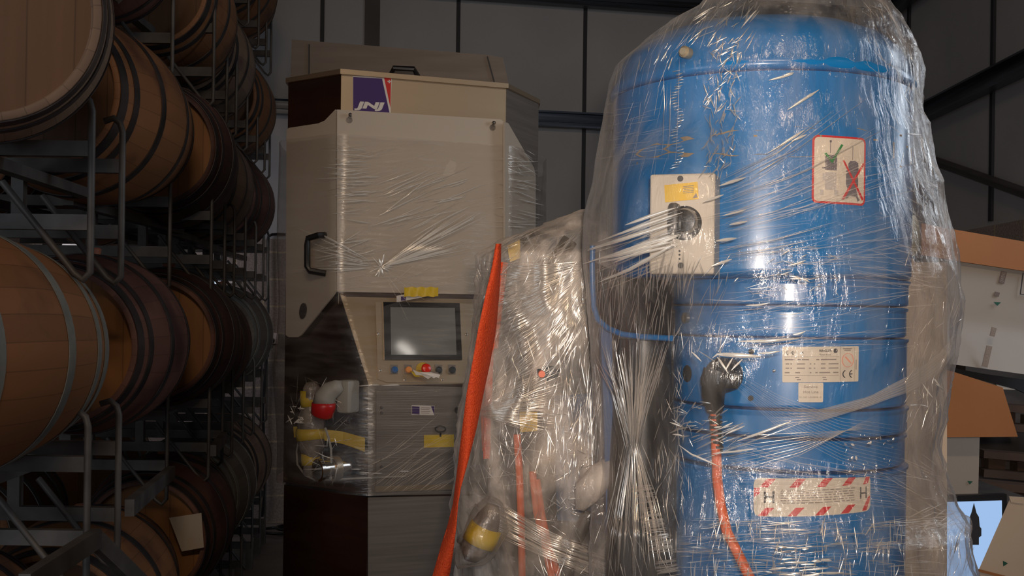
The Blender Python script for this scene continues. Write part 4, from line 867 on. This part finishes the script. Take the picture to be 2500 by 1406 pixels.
# broad curved band on the right sagging to a fold
for k in range(18):
    o_ = k*3.2; P.line([(2338-k*.8, 800+o_*.7), (2290, 862+o_*.8), (2220, 915+o_*.7), (2120, 968+o_*.4), (2000, 1000+o_*.5), (1880,990+o_)], 3.2 if k%3==0 else 1.8, k%3 != 0)
for k in range(14): P.line([(1790+random.uniform(-5,5), 905+k*3), (1900, 965+k*6), (2050, 1020+k*8), (2200,1040+k*10)], 1.8, True)
for k in range(20): P.line([(1700+random.uniform(0,80), 1060+k*9), (1950, 1120+k*5+random.uniform(-10,10)), (2230, 1170+k*4)], 1.8, True)
for k in range(10): P.line([(1700+8*k, 1190-14*k), (1950, 1110-6*k), (2140, 1010+4*k)], 2.2, k%2==0)
P.line([(1800,1075),(1850,1058),(1930,1028)], 8); P.line([(1700,1128),(1830,1078),(1960,1030)], 4); P.line([(1660,1085),(1690,1108),(1760,1140)], 6)
# bright flare round the plug, built from pale ribbons
P.line([(1742,874),(1752,866),(1795,868),(1858,871)], 14); P.line([(1752,872),(1766,892),(1778,912)], 7); P.line([(1790,874),(1778,893),(1772,905)], 6); P.line([(1812,878),(1795,895),(1785,905)], 6); P.line([(1690,858),(1715,882)], 6); P.line([(1706,855),(1740,878),(1762,898)], 4)
P.hatch((1700,1030,1800,1110), 24, 16, 90, 4, aj=8); P.hatch((1650,980,1770,1080), 15, 46, 26, 4, aj=30)
# vertical columns of bright crinkle streaks on the upper drum
for k in range(34):
    y = 175+k*7.2; x = 1655+8*math.sin(k*.5); P.line([(x-9+random.uniform(-3,3), y+2), (x, y+random.uniform(-2,2)), (x+9, y-2)], 5 if k%2 else 3.4)
P.line([(1622,170),(1625,260),(1617,390)], 2.4); P.line([(1661,140),(1658,260),(1650,410)], 3, True); P.line([(1640,200),(1637,300),(1632,400)], 2)
for k in range(150):
    t = random.random(); y = 90+t*340; x = 1730+35*math.sin(t*3)-random.uniform(-38,38)+(30 if t<.3 else 0); a = math.radians(random.gauss(70,30)); l = random.uniform(6,20)
    P.line([(x-l*math.cos(a), y+l*math.sin(a)), (x+random.uniform(-3,3), y), (x+l*math.cos(a), y-l*math.sin(a))], random.uniform(2,5.5))
P.hatch((1700,0,1850,110), 50, 50, 46, 4, aj=18); P.hatch((1560,20,1720,120), 62, 40, 70, 2.2, True, 8); P.hatch((1500,150,1640,420), 78, 36, 90, 1.6, True, 6); P.hatch((1560,110,1640,170), 70, 14, 26, 3)
P.hatch((1470,220,1600,420), 8, 30, 90, 1.5, True, 5)
# crumpled right edge
for k in range(95):
    y = random.uniform(60,1060); R_ = lerp_tab(RT, y); x = R_-abs(random.gauss(0,36))-6; a = math.radians(random.gauss(105 if y<700 else 75,28)); l = random.uniform(8,34)
    P.line([(x-l*math.cos(a), y+l*math.sin(a)), (x+random.uniform(-3,3), y), (x+l*math.cos(a), y-l*math.sin(a))], random.uniform(1.2,3.4), random.random()<.65)
P.hatch((2110,20,2200,180), 115, 30, 60, 2, True, 18); P.hatch((2210,480,2330,640), -28, 46, 60, 1.5, True, 8); P.hatch((2080,600,2330,700), -10, 40, 110, 1.6, True, 7); P.hatch((2200,900,2300,1080), 75, 34, 34, 4, aj=35); P.hatch((2060,1060,2180,1160), 60, 34, 9, 5, aj=50)
# dense crosshatch at the bottom
P.hatch((1670,1275,2230,1406), 86, 150, 44, 3.2, aj=9); P.hatch((1670,1270,2230,1406), 2, 120, 70, 2.8, aj=6); P.hatch((1680,1260,2370,1406), 2, 90, 170, 1.8, True, 4); P.hatch((1880,1330,2030,1406), 2, 30, 50, 6, aj=5)
P.hatch((2240,1240,2370,1300), 10, 26, 50, 3, True, 20); P.hatch((2290,1290,2372,1406), 82, 30, 60, 2.6, aj=12); P.hatch((2180,1130,2340,1240), -25, 24, 90, 1.8, True, 10)
# upright highlight streaks on the pulled film below the switch box
P.hatch((1452,640,1640,830), 84, 90, 90, 2.4, aj=7); P.hatch((1460,650,1700,700), 78, 40, 70, 3.0, aj=10); P.hatch((1640,640,1780,860), 72, 34, 60, 2.6, aj=16)
# hourglass gather
for k in range(120):
    t = random.uniform(-1,1); x0 = 1545+t*95; x1 = 1548+t*14+random.uniform(-5,5); y1 = 1085+random.uniform(-25,25); x2 = 1560+t*90; m_ = random.random()
    if m_ < .55: P.line([(x0+random.uniform(-6,6), 820+random.uniform(0,90)), ((x0+x1)/2-6*t, 960+random.uniform(-20,20)), (x1, y1)], random.uniform(1.8,5.5), random.random()<.45)
    else: P.line([(x1, y1), ((x1+x2)/2, 1210), (x2, random.uniform(1300,1420))], random.uniform(1.8,6), random.random()<.4)
for k in range(70):
    y = random.uniform(1180,1406); cx_ = 1565+(y-1180)*.32; P.line([(cx_-26, y+4), (cx_, y+random.uniform(-3,3)), (cx_+28, y-4)], random.uniform(2,4.5))
P.hatch((1490,1100,1660,1406), 96, 70, 60, 2.4, True, aj=12); P.hatch((1600,900,1690,1250), 80, 60, 50, 2.2, True, aj=16)
for f_ in P.build('fold_glint', vf): pass

# ================================================================== WRAPPED BUNDLE LEFT OF THE VACUUM
bd = thing('wrapped_equipment', 'bulky hoses and black equipment bundled in cloudy clear film', 'equipment', (.12, 3.0, 0))
Y2 = 2.95
mb = MB(); mb.slab([at(x, y, Y2) for x, y in ((1185,650),(1335,580),(1440,560),(1470,1500),(1190,1500))], (0,1,0), .35); obj('cabinet', mb, M['cab'], bd)
mb = MB(); mb.slab([at(x, y, Y2-.06) for x, y in ((1320,590),(1440,545),(1445,780),(1440,960),(1300,970),(1310,880))], (0,1,0), .06); obj('black_cover', mb, M['rubber'], bd)
mb = MB(); mb.slab([at(x, y, Y2-.05) for x, y in ((1350,900),(1440,880),(1470,1280),(1360,1270))], (0,1,0), .08); obj('blue_canister', mb, mat('dull_blue', (.03,.08,.17), .5), bd)
for pts, r in (([(1262,1060),(1268,1150),(1272,1260),(1275,1420)], .010), ([(1300,1150),(1310,1250),(1330,1330),(1350,1420)], .010), ([(1312,1170),(1325,1260),(1340,1330),(1370,1420)], .008), ([(1190,900),(1183,1000),(1188,1100)], .012), ([(1230,640),(1215,760),(1205,850)], .012)):
    obj('orange_hose', MB().tube([at(x, y, Y2-.10) for x, y in pts], r, 10), M['cable'], bd, True)
mb = MB(); mb.slab([at(x, y, Y2-.07) for x, y in ((1268,1005),(1312,1005),(1312,1052),(1270,1055))], (0,1,0), .01); obj('yellow_label', mb, M['label_yellow'], bd)
mb = MB(); mb.slab([at(x, y, Y2-.07) for x, y in ((1238,600),(1270,585),(1270,630),(1245,640))], (0,1,0), .01); obj('yellow_label', mb, M['label_yellow'], bd)
mb = MB(); mb.tube([at(x, y, 2.80) for x, y in ((1285,575),(1300,600),(1310,640),(1300,690))], .02, 12); obj('black_hose', mb, M['rubber'], bd, True)
mb = MB(); mb.tube([at(x, y, 2.80) for x, y in ((1392,585),(1375,610),(1350,650),(1338,730))], .020, 12); obj('black_hose', mb, M['rubber'], bd, True)
mb = MB(); mb.slab([at(x, y, 2.72) for x, y in ((1212,640),(1228,640),(1205,860),(1196,1120),(1180,1120),(1185,860))], (0,1,0), .004); obj('orange_webbing', mb, M['strap'], bd)
obj('red_knob', MB().lathe([(.008,-.03),(.0085,0),(.006,.008)], at(1322,912,2.66), axis='Y', n=16), M['cable'], bd, True)
for pts in ([(1150,1240),(1200,1300),(1250,1420)], [(1140,1320),(1190,1390),(1220,1430)], [(1440,1250),(1400,1330),(1380,1420)]): obj('cross_strut', MB().tube([at(x, y, 2.8) for x, y in pts], .018, 10), M['cab'], bd, True)
BL = [(505,1425),(545,1330),(585,1228),(625,1168),(760,1166),(900,1150),(1000,1130),(1130,1112),(1200,1108),(1300,1112),(1406,1120),(1900,1100),(2800,1100)]
BR = [(505,1470),(545,1500),(625,1530),(760,1540),(900,1560),(1100,1570),(1300,1580),(1406,1600),(1900,1600),(2800,1600)]
brow = []; y = 506
while y < 2390: brow.append(y); y += 7 if y < 1420 else 40
def bfilm(i, u):
    py = brow[i]; L = lerp_tab(BL, py); R = lerp_tab(BR, py); rl = ROLL*(HY-py)
    aL = math.atan((L-rl-1250)/F); aR = math.atan((R-rl-1250)/F); md = (aL+aR)/2; hf = (aR-aL)/2; D = 2.9; r = D*math.sin(hf); cx = D*math.sin(md); cy = D*math.cos(md)
    z = max(.02, CZ+(HY-py)*2.85/F); th = -pi/2+2*pi*(u-.5); c_, s_ = math.cos(th), math.sin(th); k = (abs(c_)**2.6+abs(s_)**2.6)**(-1/2.6)
    x = cx+r*c_*k; y = cy+r*s_*k*1.1; rg = 1-abs(noise.noise(Vector((x*9, y*9, z*4)))); rg2 = 1-abs(noise.noise(Vector((x*25, y*25, z*14)))); d = .022*rg**3+.010*rg2**2-.018
    return Vector((x+d*c_, y+d*s_, z))
bmesh_ = film_mesh(brow, 180, bfilm); 
# torn hole around the red knob
kc = at(1338, 910, 2.6)
hole = []
for f in bmesh_.f:
    c = sum((Vector(bmesh_.v[i]) for i in f), Vector())/len(f)
    if c.y < 2.95:
        q_ = c-CAMP; X_ = 1250+F*q_.dot(RIGHT)/q_.y; Y_ = HY-F*q_.dot(UP)/q_.y
        if ((X_-1338)/30)**2+((Y_-911)/17)**2 < 1+.5*noise.noise(Vector((X_*.1, Y_*.1, 0))): continue
    hole.append(f)
full = MB(); full.v = bmesh_.v; full.f = bmesh_.f; keep = MB(); keep.v = bmesh_.v; keep.f = hole
bf = obj('stretch_film', keep, M['film_thick'], bd, True, 0)
B = PleatGlints(bvh_of(full))
B.fan((1470,640), 60, 300, 178, 250, 90, 2.6, curve=.06); B.fan((1470,600), 80, 330, 190, 245, 70, 2.0, True)
B.fan((1130,1000), 20, 240, -18, 40, 46, 2.0, True); B.fan((1160,1010), 20, 190, -14, 32, 34, 2.2)
B.hatch((1360,700,1500,1100), 86, 110, 90, 2.6, aj=8); B.hatch((1340,650,1460,880), 80, 60, 50, 3.2, aj=16)
B.hatch((1200,850,1340,1120), 80, 60, 70, 2.0, aj=16); B.hatch((1180,640,1340,900), 55, 60, 110, 1.8, True, 14); B.hatch((1200,940,1420,1200), 10, 30, 110, 1.6, True, 25)
for k in range(38): t = k/37; B.line([(1120+random.uniform(0,80), 1195+80*t+random.uniform(-8,8)), (1330, 1290+70*t), (1480+random.uniform(0,110), 1375+60*t)], random.uniform(2,5), k%3 != 0)
B.hatch((1360,1090,1500,1260), 60, 90, 22, 3.2, aj=60); B.hatch((1400,1180,1480,1260), 20, 60, 16, 4, aj=60); B.hatch((1330,940,1480,1180), 85, 70, 60, 3, aj=12)
B.hatch((1240,560,1420,640), 40, 60, 80, 2.2, True, 18); B.hatch((1170,620,1210,760), 95, 24, 50, 2.4, aj=20); B.hatch((1230,580,1400,700), 60, 30, 40, 2.6, aj=25)
B.hatch((1150,1060,1300,1200), 110, 40, 60, 1.8, True, 25); B.hatch((1300,1220,1560,1406), 100, 60, 50, 2.6, aj=30)
B.build('fold_glint', bf)
# gauze lump over the gather: crumpled film ball
blob([at(x, y, 2.52) for x, y in ((1415,1245),(1430,1200),(1470,1165),(1520,1120),(1548,1085))], [.012,.034,.034,.018,.006], M['film_thick'], 'film_bunch', bd, .012, 22)
# taped pipe end
te = blob([at(x, y, 2.55) for x, y in ((1205,1230),(1195,1262),(1182,1290),(1170,1318),(1158,1345),(1150,1365))], [.014,.026,.033,.036,.034,.016], M['bag'], 'taped_pipe_end', bd, .008, 22)
blob([at(x, y, 2.545) for x, y in ((1186,1286),(1176,1308),(1168,1326))], [.037,.040,.039], M['yellow_tape'], 'tape_band', te, .004, 22)
blob([at(x, y, 2.53) for x, y in ((1212,1215),(1200,1255),(1186,1288),(1168,1322),(1150,1350),(1128,1362),(1112,1340))], [.02,.036,.046,.048,.044,.032,.012], M['film'], 'film_bunch', te, .022, 30)
# orange lashing strap in front
st_pts = [(1217,595,14),(1212,650,22),(1202,720,34),(1190,800,44),(1176,880,44),(1160,960,42),(1147,1040,36),(1132,1120,26),(1118,1190,15),(1112,1230,13),(1104,1280,22),(1093,1330,32),(1080,1390,40),(1066,1450,46),(1046,1540,50),(1020,1660,50)]
mb = MB(); ns = 7
for i, (x, y, w) in enumerate(st_pts):
    for s_ in (0, 1):
        for k in range(ns):
            a = k/(ns-1)-.5; tw = .012*math.sin(i*.5)*a*2; mb.v.append(tuple(at(x+a*w, y, 2.47+tw*3+.016*(a*2)**2+.003*s_)))
for i in range(len(st_pts)-1):
    b0 = i*2*ns; b1 = (i+1)*2*ns
    for k in range(ns-1): mb.f.append((b0+k, b0+k+1, b1+k+1, b1+k)); mb.f.append((b0+ns+k+1, b0+ns+k, b1+ns+k, b1+ns+k+1))
    mb.f.append((b0, b1, b1+ns, b0+ns)); mb.f.append((b0+ns-1, b0+2*ns-1, b1+2*ns-1, b1+ns-1))
tag(obj('lashing_strap', mb, M['strap'], None, True, 0), 'twisted orange webbing strap hanging in front of the wrapped bundle', 'strap')

# ================================================================== CARTONS AT THE RIGHT
def px_board(name, pts, Y, th, m, parent=None, back=(0,1,0)):
    mb = MB(); mb.slab([at(x, y, Y) for x, y in pts], back, th); return obj(name, mb, m, parent)
bx = thing('tilted_carton', 'large open pale carton tilted on its side with brown flap', 'carton', at(2480, 900, 4.3))
# curved pale face
mb = MB(); n_ = 16
for i in range(n_+1):
    t = i/n_; yl = 632+(895-632)*t; yr = 715+(968-715)*t; b_ = .16*(1-math.cos(t*pi/2*1.3))*0+.10*math.sin(t*pi)**1; Yd = 4.25+(.22*max(0, t-.6)*-1)
    for k, (x, yy) in enumerate(((2255, yl-16), (2560, yr-46+ (0)))): 
        mb.v.append(tuple(at(x, yy, Yd)))
    for k, (x, yy) in enumerate(((2255, yl-16), (2560, yr-46))): mb.v.append(tuple(at(x, yy, Yd+.02)))
for i in range(n_):
    a_ = 4*i; b_ = 4*(i+1); mb.f += [(a_, a_+1, b_+1, b_), (a_+3, a_+2, b_+2, b_+3), (a_, b_, b_+2, a_+2), (a_+1, a_+3, b_+3, b_+1)]
mb.f += [(0,2,3,1), (4*n_, 4*n_+1, 4*n_+3, 4*n_+2)]
face = obj('carton_face', mb, M['card_white'], bx, True, 30)
px_board('top_flap', [(2250,545),(2330,560),(2560,600),(2560,670),(2330,636),(2250,622)], 4.22, .015, M['card_brown'], bx)
px_board('carton_side', [(2310,895),(2400,912),(2560,935),(2560,985),(2480,950),(2310,905)], 4.32, .02, M['seam'], bx)
def mark(pts, m, nm): return px_board(nm, pts, 4.215, .004, m, bx)
for cx_, cy_, w, h in ((2448,677,14,32),(2434,718,12,13),(2425,810,12,24),(2410,870,14,54)):
    sl = .22; Pq = [(cx_-w/2+h/2*sl, cy_-h/2), (cx_+w/2+h/2*sl, cy_-h/2+3), (cx_+w/2-h/2*sl, cy_+h/2), (cx_-w/2-h/2*sl, cy_+h/2-3)]
    Y_ = 4.245 if cy_ < 760 else 4.15
    mb = MB(); mb.slab([at(x, y, Y_) for x, y in Pq], (0,1,0), .002); mk = obj('printed_mark', mb, M['ink_soft'] if cy_ > 760 else mat('mark_brown', (.16,.12,.11), .7), bx)
    if h > 20:
        Sx = flat_surf([at(x, y, Y_-.001) for x, y in (Pq[3], Pq[0], Pq[1], Pq[2])], (0,-1,0)); mb = MB(); Sx.text(mb, 'GUALA BEST' if h > 40 else 'OWENS' if h > 30 else 'TOP', .08, .2, .92, .8, .0005); obj('mark_lettering', mb, M['card_white'], mk)
mb = MB(); mb.slab([at(x, y, 4.24) for x, y in ((2426,737),(2444,738),(2435,746))], (0,1,0), .002); obj('green_arrow', mb, M['dkgreen'], bx)
mb = MB(); mb.beam(at(2498,666,4.24), at(2491,718,4.24), .003, .003, (1,0,0)); mb.beam(at(2491,718,4.24), at(2530,722,4.24), .003, .003); obj('printed_frame', mb, M['ink'], bx)
px_board('brown_flap', [(2240,890),(2320,905),(2448,946),(2485,1066),(2240,1068)], 4.1, .012, M['card_brown'], bx)
# light strip and lower carton
mb = MB(); mb.slab([at(x, y, 4.45) for x, y in ((2430,935),(2520,937),(2510,953),(2440,950))], (0,1,0), .02); tag(obj('paper_strip', mb, M['paper']), 'narrow pale strip lying under the tilted carton', 'strip')
gc = thing('grey_carton', 'grey carton with a small green arrow below the brown flap', 'carton', at(2340, 1212, 4.3))
px_board('carton_wall', [(2180,1062),(2392,1062),(2388,1207),(2340,1214),(2180,1214)], 4.25, .35, M['card_white'], gc, (.36,1,0))
mb = MB(); mb.slab([at(x, y, 4.246) for x, y in ((2362,1174),(2375,1175),(2368,1182))], (0,1,0), .002); obj('green_arrow', mb, M['dkgreen'], gc)
wz_ = at(2300,1216,4.3).z; wk = thing('workbench', 'dark workbench carrying the grey carton behind the lit screen', 'bench', (at(2320,1216,4.5).x, 4.5, 0))
mb = MB(); mb.box((at(2320,1216,4.5).x, 4.55, wz_-.02), (.50,.75,.035)); obj('bench_top', mb, M['cab'], wk)
for dx in (-.22,.22):
    for dy in (-.33,.33): mb = MB(); mb.box((at(2320,1216,4.5).x+dx, 4.55+dy, (wz_-.04)/2), (.04,.04,wz_-.04)); obj('leg', mb, M['cab'], wk)
tb_ = thing('front_carton', 'beige carton with green arrow at the lower right corner', 'carton', at(2480, 1500, 3.6))
px_board('carton_wall', [(2468,1212),(2560,1235),(2560,1520),(2400,1500),(2389,1392)], 3.6, .35, M['card_cream'], tb_, (.6,1,-.2))
mb = MB(); mb.slab([at(x, y, 3.596) for x, y in ((2449,1369),(2461,1375),(2450,1382))], (0,1,0), .002); obj('green_arrow', mb, M['dkgreen'], tb_)
mb = MB(); mb.beam(at(2389,1392,3.59), at(2560,1436,3.59), .006, .008); obj('carton_fold', mb, M['card_brown'], tb_)
mb = MB(); mb.slab([at(x, y, 3.59) for x, y in ((2464,1212),(2500,1214),(2500,1230),(2468,1226))], (0,1,0), .006); obj('tape_tab', mb, M['card_cream'], tb_)
# cream boards standing behind the vacuum
mb = MB(); mb.slab([at(x, y, 3.0) for x, y in ((2190,560),(2235,640),(2312,640),(2312,1500),(2190,1500))], (0,1,0), .04); tag(obj('cream_board', mb, M['card_cream']), 'cream board standing upright behind the blue vacuum, seen through film', 'board')
# monitor
mn = thing('computer_monitor', 'lit screen showing pale blue sky and a dark steeple, partly behind film', 'monitor', at(2400, 1500, 4.0))
px_board('bezel', [(2250,1212),(2458,1206),(2462,1520),(2250,1520)], 4.0, .03, M['black'], mn)
px_board('screen', [(2262,1227),(2446,1222),(2448,1500),(2262,1500)], 3.997, .003, M['screen_sky'], mn)
px_board('steeple_picture', [(2378,1228),(2384,1252),(2390,1262),(2392,1285),(2396,1290),(2396,1308),(2390,1312),(2390,1330),(2372,1330),(2368,1262),(2372,1252)], 3.994, .002, M['ink'], mn)
# pallets in the dark right corner
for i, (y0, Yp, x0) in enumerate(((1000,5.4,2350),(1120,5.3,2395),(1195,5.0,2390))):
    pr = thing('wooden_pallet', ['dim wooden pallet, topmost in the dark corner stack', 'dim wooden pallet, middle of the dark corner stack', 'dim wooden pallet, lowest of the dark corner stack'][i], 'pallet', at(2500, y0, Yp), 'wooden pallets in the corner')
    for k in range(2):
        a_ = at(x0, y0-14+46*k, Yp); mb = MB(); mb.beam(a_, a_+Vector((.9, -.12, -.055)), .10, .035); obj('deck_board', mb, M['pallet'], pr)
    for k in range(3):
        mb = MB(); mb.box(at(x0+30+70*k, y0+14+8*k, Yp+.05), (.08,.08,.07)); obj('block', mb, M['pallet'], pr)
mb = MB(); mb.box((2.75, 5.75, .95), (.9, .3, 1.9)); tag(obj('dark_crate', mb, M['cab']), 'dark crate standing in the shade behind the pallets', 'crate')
